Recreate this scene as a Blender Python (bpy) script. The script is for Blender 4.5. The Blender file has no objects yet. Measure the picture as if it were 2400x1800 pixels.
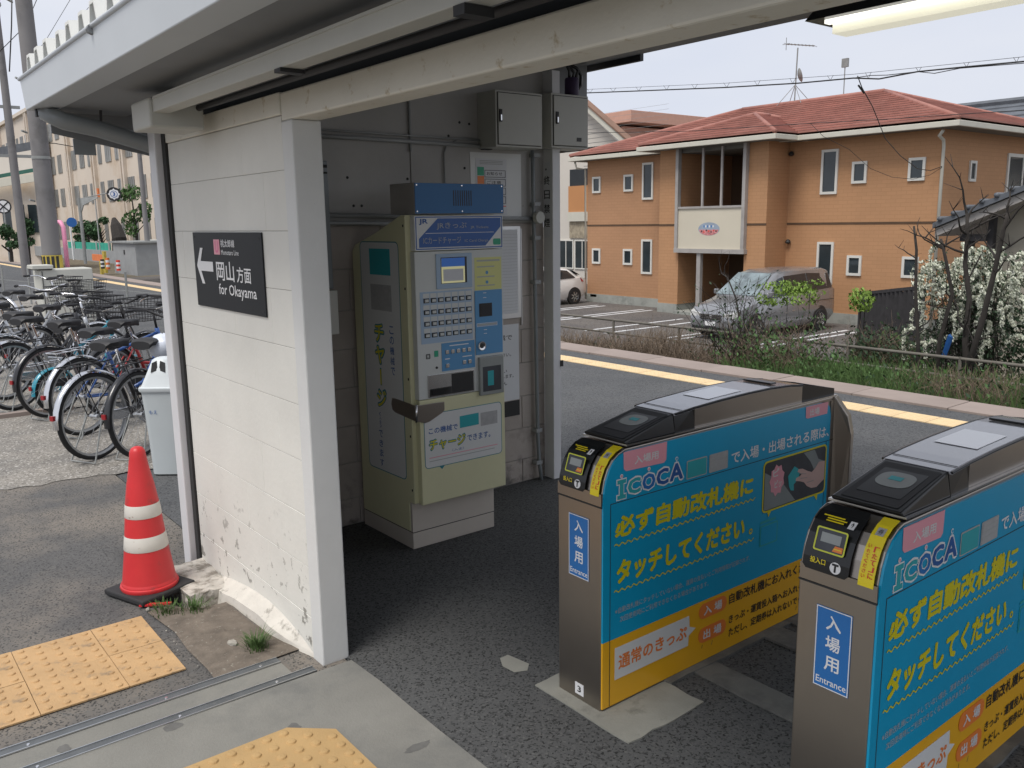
import bpy, bmesh, math, random
from mathutils import Vector, Matrix
random.seed(7)
PI = math.pi
D = bpy.data
SC = bpy.context.scene
COL = SC.collection
rad = math.radians

# ------------------------------------------------------------------ camera
FPX = 2027.2
YAW, PITCH, ROLL, CAMH = rad(51.597), rad(10.594), rad(0.8185), 1.7
_f = Vector((math.cos(PITCH)*math.cos(YAW), math.cos(PITCH)*math.sin(YAW), -math.sin(PITCH)))
_r = Vector((math.sin(YAW), -math.cos(YAW), 0)); _d = _f.cross(_r)
_cr = math.cos(ROLL)*_r + math.sin(ROLL)*_d
_cd = -math.sin(ROLL)*_r + math.cos(ROLL)*_d
cam = D.cameras.new('camera'); camo = D.objects.new('camera', cam); COL.objects.link(camo)
cam.sensor_width = 36; cam.lens = 36*FPX/2400; cam.clip_start = .05; cam.clip_end = 900
M = Matrix.Identity(4)
for i in range(3):
    M[i][0] = _cr[i]; M[i][1] = -_cd[i]; M[i][2] = -_f[i]
M[2][3] = CAMH
camo.matrix_world = M
SC.camera = camo
# ------------------------------------------------------------------ world, sun, exposure
SUN_EL, SUN_AZ = rad(62), rad(196)     # azimuth counted from +X towards +Y
w = D.worlds.new('World'); SC.world = w; w.use_nodes = True
nt = w.node_tree; nt.nodes.clear()
wo = nt.nodes.new('ShaderNodeOutputWorld')
sky = nt.nodes.new('ShaderNodeTexSky'); sky.sky_type = 'NISHITA'; sky.sun_disc = False
sky.sun_elevation = SUN_EL; sky.sun_rotation = PI/2 - SUN_AZ; sky.dust_density = 4; sky.air_density = 1.2
b1 = nt.nodes.new('ShaderNodeBackground'); b1.inputs[1].default_value = .05
nt.links.new(sky.outputs[0], b1.inputs[0])
b2 = nt.nodes.new('ShaderNodeBackground'); b2.inputs[1].default_value = 1.0
tcw = nt.nodes.new('ShaderNodeTexCoord'); mpw = nt.nodes.new('ShaderNodeMapping'); mpw.inputs['Scale'].default_value = (1, 1, 3.2)
nzw = nt.nodes.new('ShaderNodeTexNoise'); nzw.inputs['Scale'].default_value = 2.2; nzw.inputs['Detail'].default_value = 4
rmp = nt.nodes.new('ShaderNodeValToRGB'); rmp.color_ramp.elements[0].position = .3; rmp.color_ramp.elements[1].position = .75
rmp.color_ramp.elements[0].color = (.70, .745, .86, 1); rmp.color_ramp.elements[1].color = (.82, .84, .90, 1)
nt.links.new(tcw.outputs['Generated'], mpw.inputs[0]); nt.links.new(mpw.outputs[0], nzw.inputs['Vector'])
nt.links.new(nzw.outputs['Fac'], rmp.inputs[0]); nt.links.new(rmp.outputs[0], b2.inputs[0])
mx = nt.nodes.new('ShaderNodeMixShader'); mx.inputs[0].default_value = .9
nt.links.new(b1.outputs[0], mx.inputs[1]); nt.links.new(b2.outputs[0], mx.inputs[2]); nt.links.new(mx.outputs[0], wo.inputs[0])
sun = D.lights.new('sun', 'SUN'); sun.energy = 2.6; sun.angle = rad(24); sun.color = (1, .955, .9)
so = D.objects.new('sun', sun); COL.objects.link(so)
sv = Vector((math.cos(SUN_EL)*math.cos(SUN_AZ), math.cos(SUN_EL)*math.sin(SUN_AZ), math.sin(SUN_EL)))
so.rotation_euler = sv.to_track_quat('Z', 'Y').to_euler(); so.location = sv*30
SC.view_settings.view_transform = 'Standard'; SC.view_settings.look = 'None'
SC.view_settings.exposure = 0.12; SC.view_settings.gamma = 1
SC.render.engine = 'CYCLES'

# ------------------------------------------------------------------ place helpers: photo pixel -> point on a real plane
def ray(u, v):
    return _cr*((u-1200)/FPX) + _cd*((v-900)/FPX) + _f
def onz(u, v, z=0.):
    d = ray(u, v); t = (z-CAMH)/d.z; return Vector((0, 0, CAMH)) + d*t
def onx(u, v, x):
    d = ray(u, v); return Vector((0, 0, CAMH)) + d*(x/d.x)
def ony(u, v, y):
    d = ray(u, v); return Vector((0, 0, CAMH)) + d*(y/d.y)

# ------------------------------------------------------------------ materials
def mat(name, c, rough=.7, metal=0, var=.12, vs=3., bump=0., bs=60., c2=None, m2=(.45, .6), s2=2., emit=None, es=1., coat=0, alpha=None, trans=0, spec=.5, det=6, mask=None):
    """c base colour with noise variation; c2 second colour in noise patches (m2 = thresholds, s2 = scale)"""
    m = D.materials.new(name); m.use_nodes = True; nt = m.node_tree; N = nt.nodes; L = nt.links
    b = N['Principled BSDF']; b.inputs['Roughness'].default_value = rough; b.inputs['Metallic'].default_value = metal
    b.inputs['Specular IOR Level'].default_value = spec
    if coat: b.inputs['Coat Weight'].default_value = coat; b.inputs['Coat Roughness'].default_value = .15
    if trans: b.inputs['Transmission Weight'].default_value = trans
    if alpha is not None: b.inputs['Alpha'].default_value = alpha
    tc = N.new('ShaderNodeTexCoord')
    def noise(s, d=det, rg=.6):
        n = N.new('ShaderNodeTexNoise'); n.inputs['Scale'].default_value = s; n.inputs['Detail'].default_value = d
        n.inputs['Roughness'].default_value = rg; L.new(tc.outputs['Object'], n.inputs['Vector']); return n.outputs['Fac']
    def mixc(fac, a, bb):
        x = N.new('ShaderNodeMix'); x.data_type = 'RGBA'
        L.new(fac, x.inputs[0]) if not isinstance(fac, (int, float)) else setattr(x.inputs[0], 'default_value', fac)
        for k, val in ((6, a), (7, bb)):
            if isinstance(val, tuple): x.inputs[k].default_value = (*val, 1)
            else: L.new(val, x.inputs[k])
        return x.outputs[2]
    def ramp(fac, a, bb):
        r = N.new('ShaderNodeMapRange'); r.inputs[1].default_value = a; r.inputs[2].default_value = bb
        L.new(fac, r.inputs[0]); return r.outputs[0]
    lo = tuple(max(0, v*(1-var)) for v in c); hi = tuple(min(1, v*(1+var)) for v in c)
    col = mixc(ramp(noise(vs), .3, .7), lo, hi)
    if c2 is not None:
        f = ramp(noise(s2, 8, .65), *m2)
        if mask:            # mask = ('z', z_full, z_none): patches of wear crowd towards one height
            sp = N.new('ShaderNodeSeparateXYZ'); L.new(tc.outputs['Object'], sp.inputs[0])
            g = ramp(sp.outputs[2], mask[2], mask[1])
            mm = N.new('ShaderNodeMath'); mm.operation = 'MULTIPLY'; L.new(f, mm.inputs[0]); L.new(g, mm.inputs[1]); f = mm.outputs[0]
        col = mixc(f, col, c2)
    L.new(col, b.inputs['Base Color'])
    if bump:
        bn = N.new('ShaderNodeBump'); bn.inputs['Strength'].default_value = min(1, bump); bn.inputs['Distance'].default_value = .004
        L.new(noise(bs, 5), bn.inputs['Height']); L.new(bn.outputs[0], b.inputs['Normal'])
    if emit: b.inputs['Emission Color'].default_value = (*emit, 1); b.inputs['Emission Strength'].default_value = es
    m['nodes'] = 1
    return m
def asphalt(name, base, speck, ss=140., thr=(.60, .66), dark=None, s_d=1.3, dthr=(.45, .62), bump=.6, pits=None):
    """mixed aggregate: voronoi stones, dark pits, broad stains"""
    m = D.materials.new(name); m.use_nodes = True; nt = m.node_tree; N = nt.nodes; L = nt.links
    b = N['Principled BSDF']; b.inputs['Roughness'].default_value = .88; b.inputs['Specular IOR Level'].default_value = .3
    tc = N.new('ShaderNodeTexCoord')
    def nz(s, d=6, r=.6):
        n = N.new('ShaderNodeTexNoise'); n.inputs['Scale'].default_value = s; n.inputs['Detail'].default_value = d; n.inputs['Roughness'].default_value = r
        L.new(tc.outputs['Object'], n.inputs['Vector']); return n.outputs['Fac']
    def rp(f, a, c):
        r = N.new('ShaderNodeMapRange'); r.inputs[1].default_value = a; r.inputs[2].default_value = c; L.new(f, r.inputs[0]); return r.outputs[0]
    def mixc(f, a, c):
        x = N.new('ShaderNodeMix'); x.data_type = 'RGBA'; L.new(f, x.inputs[0])
        for k, val in ((6, a), (7, c)):
            if isinstance(val, tuple): x.inputs[k].default_value = (*val, 1)
            else: L.new(val, x.inputs[k])
        return x.outputs[2]
    col = mixc(rp(nz(.9), .35, .7), tuple(v*.88 for v in base), tuple(v*1.14 for v in base))
    if dark: col = mixc(rp(nz(s_d, 7, .62), *dthr), col, dark)
    vo = N.new('ShaderNodeTexVoronoi'); vo.inputs['Scale'].default_value = ss; L.new(tc.outputs['Object'], vo.inputs['Vector'])
    sep = N.new('ShaderNodeSeparateColor'); L.new(vo.outputs['Color'], sep.inputs[0])
    col = mixc(rp(sep.outputs[0], *[.82, .98]), col, speck)
    col = mixc(rp(sep.outputs[1], .72, .95), col, tuple(v*.45 for v in base))
    col = mixc(rp(nz(320, 3, .7), .62, .72), col, tuple(v*.35 for v in base))
    if pits: col = mixc(rp(nz(pits, 2, .5), .60, .64), col, tuple(v*.22 for v in base))
    L.new(col, b.inputs['Base Color'])
    bn = N.new('ShaderNodeBump'); bn.inputs['Strength'].default_value = bump; bn.inputs['Distance'].default_value = .003
    L.new(nz(180, 5, .75), bn.inputs['Height']); L.new(bn.outputs[0], b.inputs['Normal'])
    return m
WHITE = mat('white_paint', (.72, .71, .655), .6, var=.06, vs=2.2, bump=.35, bs=45, c2=(.27, .26, .23), m2=(.60, .635), s2=15, mask=('z', .12, .60))
WHITE_B = mat('white_beam_paint', (.74, .72, .64), .55, var=.06, vs=3, bump=.25, bs=60, c2=(.40, .30, .14), m2=(.60, .74), s2=17)
JAMB = mat('jamb_paint', (.66, .665, .65), .55, var=.05, vs=3, bump=.2, bs=50, c2=(.2, .19, .17), m2=(.70, .74), s2=22)
CORE = mat('mortar', (.36, .35, .32), .9, var=.1)
INNER = mat('inner_board', (.44, .43, .415), .8, var=.1, vs=2, bump=.2, bs=40, c2=(.2, .19, .17), m2=(.66, .72), s2=6)
INBLK = mat('inner_block', (.40, .355, .32), .85, var=.12, vs=3, bump=.4, bs=60, c2=(.13, .12, .11), m2=(.5, .62), s2=5, mask=('z', .0, .5))
STEELW = mat('white_steel', (.68, .68, .69), .42, var=.04, vs=4, c2=(.35, .3, .24), m2=(.7, .78), s2=12)
GUTTER = mat('gutter_grey', (.50, .53, .55), .35, var=.05, vs=1.5)
SOFFIT = mat('soffit_grey', (.20, .21, .22), .6, var=.1, vs=2)
RIBW = mat('roof_white', (.74, .74, .70), .6, var=.08, vs=5, c2=(.35, .34, .31), m2=(.6, .7), s2=12)
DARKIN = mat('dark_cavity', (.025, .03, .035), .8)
PIPEG = mat('pipe_grey', (.22, .24, .25), .35, var=.1)
CONDUIT = mat('conduit_grey', (.30, .31, .31), .45, var=.1)
BOXG = mat('box_grey', (.47, .47, .43), .5, var=.04)
BLACK = mat('black_plastic', (.012, .013, .014), .28, var=.1)
BLACKM = mat('black_matte', (.02, .02, .022), .6, var=.1)
RUBBER = mat('rubber', (.025, .025, .026), .75, var=.2, vs=20)
GROOVE = mat('dark_groove', (.03, .03, .03), .8)
SS = mat('stainless_brown', (.36, .325, .29), .34, 1, var=.05, vs=3)
SSL = mat('stainless_light', (.55, .55, .55), .25, 1, var=.05)
CHROME = mat('chrome', (.72, .72, .73), .18, 1, var=.04)
ALU = mat('aluminium', (.55, .56, .57), .35, 1, var=.05)
ALUD = mat('rail_groove_steel', (.16, .17, .175), .5, .6, var=.15, vs=12)
SIGNB = mat('sign_black', (.014, .016, .019), .5, var=.05, spec=.25)
INKW = mat('ink_white', (.78, .78, .78), .5, var=.02)
INKG = mat('ink_grey', (.42, .43, .42), .5, var=.02)
INKP = mat('ink_pink', (.75, .16, .32), .5, var=.02)
INKLP = mat('ink_light_pink', (.78, .34, .40), .5, var=.02)
INKK = mat('ink_black', (.02, .02, .02), .5, var=.02)
BLUE = mat('panel_blue', (.0, .35, .60), .38, var=.04, vs=4, coat=.3)
ORANGE = mat('panel_orange', (.85, .44, .012), .38, var=.04, vs=4, coat=.3)
INKY = mat('ink_yellow', (.68, .60, .01), .45, var=.02)
INKN = mat('ink_navy', (.02, .10, .33), .45, var=.02)
INKO = mat('ink_orange', (.80, .22, .04), .45, var=.02)
LBLUE = mat('label_blue', (.02, .16, .46), .4, var=.03)
TEAL = mat('card_teal', (.03, .38, .42), .45, var=.04)
CARDG = mat('card_grey', (.42, .42, .42), .45, var=.1, vs=40)
PHOTOD = mat('photo_dark', (.05, .055, .065), .4, var=.3, vs=9)
PHOTOG = mat('photo_grey', (.24, .27, .27), .4, var=.1, vs=6)
SKIN = mat('photo_skin', (.56, .38, .34), .5, var=.08, vs=8)
YLW = mat('sticker_yellow', (.85, .68, .02), .45, var=.04)
RED = mat('ink_red', (.70, .06, .03), .45, var=.03)
MCREAM = mat('machine_cream', (.68, .665, .43), .45, var=.05, vs=3, c2=(.4, .37, .2), m2=(.68, .8), s2=5)
MGREY = mat('machine_grey', (.60, .62, .60), .45, var=.04)
MBASE = mat('machine_base', (.55, .50, .44), .5, var=.06, c2=(.3, .28, .25), m2=(.62, .74), s2=7)
MBLUE = mat('machine_blue', (.10, .30, .55), .45, var=.03)
MPALE = mat('machine_pale_blue', (.36, .48, .62), .45, var=.03)
SPKB = mat('speaker_blue', (.01, .13, .34), .4, var=.04)
HDRB = mat('header_blue', (.015, .10, .36), .35, var=.03)
BUBW = mat('bubble_white', (.70, .71, .70), .45, var=.03)
TEALL = mat('bubble_outline', (.03, .22, .28), .45, var=.03)
SCRB = mat('screen_blue', (.03, .12, .4), .3, emit=(.03, .12, .4), es=.25)
SCRY = mat('screen_cream', (.6, .57, .3), .3, emit=(.65, .62, .35), es=.3)
GRN = mat('ink_green', (.03, .35, .2), .5, var=.03)
PAPER = mat('paper_white', (.66, .67, .69), .7, var=.03)
ACRYL = mat('acrylic', (.30, .32, .31), .2, var=.1, spec=.6)
TACT = mat('tactile_yellow', (.50, .32, .155), .75, var=.12, vs=6, bump=.6, bs=120, c2=(.20, .155, .11), m2=(.54, .70), s2=9)
TACTB = mat('tactile_ochre', (.46, .30, .13), .72, var=.1, vs=5, bump=.4, bs=160, c2=(.30, .20, .10), m2=(.60, .74), s2=9)
TACTF = mat('tactile_platform', (.72, .54, .31), .75, var=.10, vs=4)
CONC = mat('concrete', (.215, .21, .188), .85, var=.12, vs=2.5, bump=.5, bs=120, c2=(.16, .16, .148), m2=(.48, .66), s2=2.2)
STAIN = mat('concrete_stain', (.13, .128, .12), .8, var=.2, vs=20)
PADD = mat('pad_dark', (.15, .15, .138), .9, var=.15, vs=6, bump=.5, bs=100, c2=(.10, .10, .095), m2=(.45, .6), s2=5)
PADC = mat('pad_concrete', (.27, .268, .235), .85, var=.12, vs=7, bump=.5, bs=100, c2=(.17, .17, .15), m2=(.55, .7), s2=9)
STEPC = mat('old_plaster', (.50, .47, .42), .9, var=.2, vs=12, bump=1, bs=40, c2=(.20, .18, .15), m2=(.46, .60), s2=14)
PLAST = mat('peeling_plaster', (.60, .57, .51), .9, var=.08, vs=9, bump=1, bs=30, c2=(.33, .31, .27), m2=(.58, .66), s2=11)
SOIL = mat('soil', (.15, .125, .10), .95, var=.3, vs=14, bump=1, bs=70, c2=(.26, .24, .2), m2=(.6, .68), s2=60)
GRAVEL = asphalt('worn_concrete_gravel', (.27, .25, .22), (.50, .48, .44), 90, dark=(.19, .18, .165), s_d=1.6)
ASPH = asphalt('forecourt_asphalt', (.105, .103, .101), (.135, .132, .125), 150, dark=(.20, .178, .152), s_d=.8, dthr=(.42, .56), bump=.35)
ASPHR = asphalt('room_asphalt', (.092, .094, .094), (.12, .12, .118), 130, dark=(.085, .087, .088), pits=75, bump=1)
ASPHP = asphalt('platform_asphalt', (.088, .091, .094), (.13, .13, .13), 110, dark=(.105, .107, .108))
LOT = asphalt('parking_asphalt', (.115, .105, .10), (.16, .16, .16), 30, dark=(.15, .135, .12), s_d=.3)
KERB = mat('coping_pink', (.29, .235, .205), .85, var=.18, vs=1.2, bump=.3, bs=60, c2=(.34, .31, .275), m2=(.55, .66), s2=.9)
LINEW = mat('line_white', (.66, .67, .68), .7, var=.15, vs=3)
BALLAST = mat('ballast', (.16, .13, .11), .95, var=.4, vs=18, bump=1, bs=18)
EARTH = mat('verge_earth', (.13, .11, .075), .95, var=.3, vs=2, bump=1, bs=10)
RAILM = mat('rail_steel', (.2, .13, .09), .5, .7)
SIDE = mat('siding_orange', (.50, .235, .095), .8, var=.06, vs=.5)
SIDE2 = mat('siding_orange_light', (.54, .265, .10), .8, var=.06, vs=.7)
GRNDC = mat('foundation', (.33, .34, .31), .85, var=.15, vs=1.5, c2=(.22, .23, .21), m2=(.5, .65), s2=2)
TILER = mat('roof_tile_red', (.33, .145, .115), .8, var=.2, vs=1.2, c2=(.38, .18, .145), m2=(.5, .65), s2=.9)
FASC = mat('fascia_cream', (.58, .56, .48), .5, var=.04)
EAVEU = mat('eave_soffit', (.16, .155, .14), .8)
WFRAME = mat('window_frame', (.66, .65, .60), .5, var=.03)
WGLASS = mat('window_glass', (.03, .04, .045), .08, var=.3, vs=.8, spec=.6)
PANELC = mat('balcony_panel', (.60, .55, .44), .6, var=.03, vs=1)
POSTG = mat('post_grey', (.36, .34, .32), .5)
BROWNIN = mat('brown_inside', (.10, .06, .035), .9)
CREAMW = mat('cream_wall', (.60, .56, .50), .85, var=.05, vs=.3)
SCHOOL = mat('school_cream', (.62, .545, .46), .9, var=.05, vs=.2, c2=(.52, .41, .30), m2=(.5, .7), s2=.3)
SCHWIN = mat('school_window', (.20, .20, .19), .4, var=.4, vs=.6)
PINKW = mat('pink_render', (.58, .33, .25), .85, var=.06)
TILEG = mat('roof_tile_grey', (.10, .11, .125), .6, var=.25, vs=1.5)
WOODD = mat('dark_wood', (.03, .028, .03), .8, var=.3, vs=6)
CONPOLE = mat('pole_concrete', (.20, .193, .193), .85, var=.08, vs=1.5, c2=(.13, .126, .122), m2=(.55, .7), s2=1.2)
PINK = mat('pink_paint', (.72, .28, .42), .5)
GNET = mat('green_net', (.03, .34, .24), .8, var=.2, vs=1.5)
GWALL = mat('grey_sheet', (.30, .31, .31), .8, var=.08)
OBAR = mat('orange_plastic', (.75, .20, .05), .5)
YELLOWP = mat('guard_yellow', (.50, .38, .06), .6, var=.15)
CABW = mat('cabinet_white', (.52, .52, .47), .7, var=.06)
LEAFG = mat('leaf_green', (.055, .12, .028), .7, var=.5, vs=9)
LEAFB = mat('leaf_bright', (.17, .27, .04), .7, var=.4, vs=12)
LEAFD = mat('leaf_dark', (.025, .055, .022), .7, var=.5, vs=9)
LEAFT = mat('tree_leaf_far', (.035, .085, .03), .8, var=.5, vs=2)
GRASSM = mat('grass_blade', (.065, .12, .030), .8, var=.5, vs=6)
DRY = mat('dry_twig', (.16, .12, .085), .9, var=.4, vs=8)
BARK = mat('bark', (.036, .031, .027), .95, var=.3, vs=9)
FLOWER = mat('white_flower', (.72, .74, .62), .8, var=.12, vs=20)
WIRE = mat('wire_black', (.02, .02, .02), .6)
GALV = mat('galvanised', (.30, .31, .30), .5, .3, var=.15)
FENCEM = mat('fence_rail', (.13, .12, .10), .8, 0, var=.2)
VANS = mat('van_silver', (.31, .315, .325), .25, .6, var=.03, coat=.6)
CARW = mat('car_white', (.78, .77, .74), .25, var=.02, coat=.6)
GLASSC = mat('car_glass', (.02, .024, .028), .06, var=.2, spec=.7)
GLASSW = mat('windscreen_glass', (.16, .20, .21), .05, var=.5, vs=3, spec=.8)
TYRE = mat('tyre', (.02, .02, .021), .8)
LIGHTR = mat('tail_light_red', (.4, .01, .02), .2)
LAMPC = mat('headlamp', (.5, .5, .48), .1, spec=.8)
CONER = mat('cone_red', (.58, .028, .032), .42, var=.06, vs=8, c2=(.25, .05, .045), m2=(.57, .72), s2=12)
CONEW = mat('cone_band', (.62, .60, .55), .5, var=.06, vs=9, c2=(.3, .18, .15), m2=(.64, .7), s2=30)
BINP = mat('bin_plastic', (.50, .54, .55), .4, var=.04)
BINL = mat('bin_lid', (.60, .64, .65), .4, var=.04)
PURPLE = mat('purple_pot', (.05, .03, .08), .6)
TUBE = mat('tube_cover', (.75, .74, .62), .4, emit=(1, .96, .78), es=.5)
TUBEL = mat('tube_lit', (.8, .8, .75), .4, emit=(1, .98, .88), es=1.3)
BAGM = mat('plastic_bag', (.62, .66, .74), .3, var=.1, vs=10)
FRBLUE = mat('bike_blue', (.02, .08, .28), .3, coat=.5)
FRTEAL = mat('bike_teal', (.02, .26, .36), .35, coat=.5)
FRRED = mat('bike_red', (.48, .03, .03), .35, coat=.5)
FRBLK = mat('bike_black', (.015, .015, .018), .3, coat=.5)
FRSIL = mat('bike_silver', (.55, .56, .57), .3, .8)
REFL = mat('reflector_red', (.30, .015, .02), .3)
STONE = mat('stone', (.33, .31, .27), .9, var=.2, vs=30, bump=.8, bs=50)
BLUEP = mat('blue_plastic', (.02, .12, .38), .5)

# ------------------------------------------------------------------ mesh helpers
class MB:
    def __init__(s): s.v = []; s.f = []
    def box(s, x0, y0, z0, x1, y1, z1):
        return s.hexa([(x0, y0, z0), (x1, y0, z0), (x1, y1, z0), (x0, y1, z0), (x0, y0, z1), (x1, y0, z1), (x1, y1, z1), (x0, y1, z1)])
    def hexa(s, p):
        n = len(s.v); s.v += [tuple(q) for q in p]
        for f in ((0, 3, 2, 1), (4, 5, 6, 7), (0, 1, 5, 4), (1, 2, 6, 5), (2, 3, 7, 6), (3, 0, 4, 7)): s.f.append(tuple(n+i for i in f))
        return s
    def poly(s, p):
        n = len(s.v); s.v += [tuple(q) for q in p]; s.f.append(tuple(range(n, n+len(p)))); return s
    def prism(s, pts, ex):      # pts: 3D loop, ex: extrusion vector
        n = len(s.v); k = len(pts); ex = Vector(ex)
        s.v += [tuple(q) for q in pts] + [tuple(Vector(q)+ex) for q in pts]
        s.f.append(tuple(range(n, n+k))[::-1]); s.f.append(tuple(range(n+k, n+2*k)))
        for i in range(k): j = (i+1) % k; s.f.append((n+i, n+j, n+k+j, n+k+i))
        return s
    def tube(s, pts, r, n=6, cap=True, closed=False):
        pts = [Vector(p) for p in pts]; K = len(pts); rr = r if isinstance(r, (list, tuple)) else [r]*K
        base = len(s.v); prev = None
        for i, p in enumerate(pts):
            if closed: t = pts[(i+1) % K]-pts[i-1]
            else: t = pts[min(i+1, K-1)]-pts[max(i-1, 0)]
            t.normalize()
            if prev is None: a = t.orthogonal().normalized()
            else: a = (prev-t*prev.dot(t)); a = a.normalized() if a.length > 1e-6 else t.orthogonal().normalized()
            prev = a; b = t.cross(a)
            for k in range(n):
                q = p+(a*math.cos(2*PI*k/n)+b*math.sin(2*PI*k/n))*rr[i]; s.v.append(tuple(q))
        for i in range(K if closed else K-1):
            i2 = (i+1) % K
            for k in range(n):
                k2 = (k+1) % n; s.f.append((base+i*n+k, base+i*n+k2, base+i2*n+k2, base+i2*n+k))
        if cap and not closed:
            s.f.append(tuple(base+k for k in range(n))[::-1]); s.f.append(tuple(base+(K-1)*n+k for k in range(n)))
        return s
    def lathe(s, prof, c=(0, 0, 0), n=24, ax='z', a0=0, a1=2*PI):
        base = len(s.v); K = len(prof); full = abs(a1-a0-2*PI) < 1e-6; m = n if full else n+1
        for (r, h) in prof:
            for k in range(m):
                a = a0+(a1-a0)*k/n; x, y = r*math.cos(a), r*math.sin(a)
                q = (x, y, h) if ax == 'z' else ((h, x, y) if ax == 'x' else (x, h, y))
                s.v.append((q[0]+c[0], q[1]+c[1], q[2]+c[2]))
        for i in range(K-1):
            for k in range(n):
                k2 = (k+1) % m if full else k+1
                s.f.append((base+i*m+k, base+i*m+k2, base+(i+1)*m+k2, base+(i+1)*m+k))
        return s
    def build(s, name, m, parent=None, smooth=False, bevel=0, fix=True, xf=None, seg=2):
        me = D.meshes.new(name); me.from_pydata(s.v, [], s.f)
        if fix or bevel:
            b = bmesh.new(); b.from_mesh(me)
            if fix: bmesh.ops.recalc_face_normals(b, faces=b.faces)
            if bevel:
                es = [e for e in b.edges if len(e.link_faces) == 2 and e.calc_face_angle(0) > .6]
                bmesh.ops.bevel(b, geom=es, offset=bevel, segments=seg, affect='EDGES', profile=.5, clamp_overlap=True)
            b.to_mesh(me); b.free()
        if xf is not None: me.transform(xf)
        me.materials.append(m)
        if smooth:
            me.polygons.foreach_set('use_smooth', [True]*len(me.polygons))
            if smooth == 2 or bevel:
                try: me.set_sharp_from_angle(angle=rad(40))
                except Exception: pass
        o = D.objects.new(name, me); COL.objects.link(o)
        if parent: o.parent = parent
        return o
def tag(o, label=None, cat=None, group=None, kind=None):
    if label: o['label'] = label
    if cat: o['category'] = cat
    if group: o['group'] = group
    if kind: o['kind'] = kind
    return o
def empty(name, loc=(0, 0, 0), label=None, cat=None, group=None, rz=0):
    o = D.objects.new(name, None); COL.objects.link(o); o.location = loc; o.rotation_euler = (0, 0, rz); o.empty_display_size = .1
    return tag(o, label, cat, group)
def rel(o):
    """object modelled in world metres, hung under an Empty standing at its base"""
    o.matrix_parent_inverse = Matrix.Translation(o.parent.location).inverted()
    return o
def copy_tree(o, parent=None):
    c = o.copy(); COL.objects.link(c); c.parent = parent
    for ch in list(o.children): copy_tree(ch, c)
    return c
class Fr:       # flat frame: origin, u right, v up, normal towards the viewer
    def __init__(s, O, U, V): s.O = Vector(O); s.U = Vector(U).normalized(); s.V = Vector(V).normalized(); s.N = s.U.cross(s.V)
    def p(s, u, v, d=0): return s.O+s.U*u+s.V*v+s.N*d
def slab(fr, u0, v0, u1, v1, d0, d1):
    return MB().prism([fr.p(u0, v0, d0), fr.p(u1, v0, d0), fr.p(u1, v1, d0), fr.p(u0, v1, d0)], fr.N*(d1-d0))
def rpts(u0, v0, u1, v1, r, n=4):
    out = []
    for (cx, cy, a) in ((u1-r, v0+r, -PI/2), (u1-r, v1-r, 0), (u0+r, v1-r, PI/2), (u0+r, v0+r, PI)):
        for k in range(n+1):
            t = a+PI/2*k/n; out.append((cx+r*math.cos(t), cy+r*math.sin(t)))
    return out
def plate(fr, pts, d, name, m, parent, th=.0006):
    o = MB().prism([fr.p(u, v, d) for u, v in pts], fr.N*th).build(name, m, parent); return o
def ring(fr, outer, inner, d, name, m, parent, th=.0006):
    b = MB(); k = len(outer)
    for i in range(k):
        j = (i+1) % k
        b.prism([fr.p(*outer[i], d), fr.p(*outer[j], d), fr.p(*inner[j], d), fr.p(*inner[i], d)], fr.N*th)
    return b.build(name, m, parent)
def text(s, fr, u0, v0, u1, v1, d, m, parent, bold=0., name='lettering', shear=0., th=.0004, outline=0.):
    """text fitted into the box (u0,v0)-(u1,v1) of the frame; u1 None keeps proportions"""
    c = D.curves.new('txt', 'FONT'); c.body = s; c.size = 1; c.offset = 0; c.extrude = 0; c.resolution_u = 2; c.fill_mode = 'FRONT'
    o = D.objects.new('txt', c); COL.objects.link(o)
    dg = bpy.context.evaluated_depsgraph_get(); me = D.meshes.new_from_object(o.evaluated_get(dg))
    D.objects.remove(o); D.curves.remove(c)
    if not me.vertices: return None
    xs = [v.co.x for v in me.vertices]; ys = [v.co.y for v in me.vertices]
    x0, x1, y0, y1 = min(xs), max(xs), min(ys), max(ys)
    sy = (v1-v0)/(y1-y0); sx = sy if u1 is None else (u1-u0)/(x1-x0)
    vs0 = [(v.co.x, v.co.y) for v in me.vertices]; fs0 = [tuple(p.vertices) for p in me.polygons]; D.meshes.remove(me)
    sh = [(0, 0)]
    if bold > .002: sh += [(bold*math.cos(2*PI*k/(8 if bold > .04 else 4)+.785), bold*math.sin(2*PI*k/(8 if bold > .04 else 4)+.785)) for k in range(8 if bold > .04 else 4)]
    V, F_ = [], []
    x0 -= bold*.7; x1 += bold*.7; y0 -= bold*.7; y1 += bold*.7
    sy = (v1-v0)/(y1-y0); sx = sy if u1 is None else (u1-u0)/(x1-x0)
    for k, (ox, oy) in enumerate(sh):
        n = len(V)
        for x, y in vs0:
            uu = u0+(x+ox-x0)*sx; vv = v0+(y+oy-y0)*sy; V.append(tuple(fr.p(uu+shear*(vv-v0), vv, d+k*.00004)))
        F_ += [tuple(n+i for i in f) for f in fs0]
    me = D.meshes.new(name); me.from_pydata(V, [], F_); me.materials.append(m)
    ob = D.objects.new(name, me); COL.objects.link(ob)
    if parent: ob.parent = parent
    return ob
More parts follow.
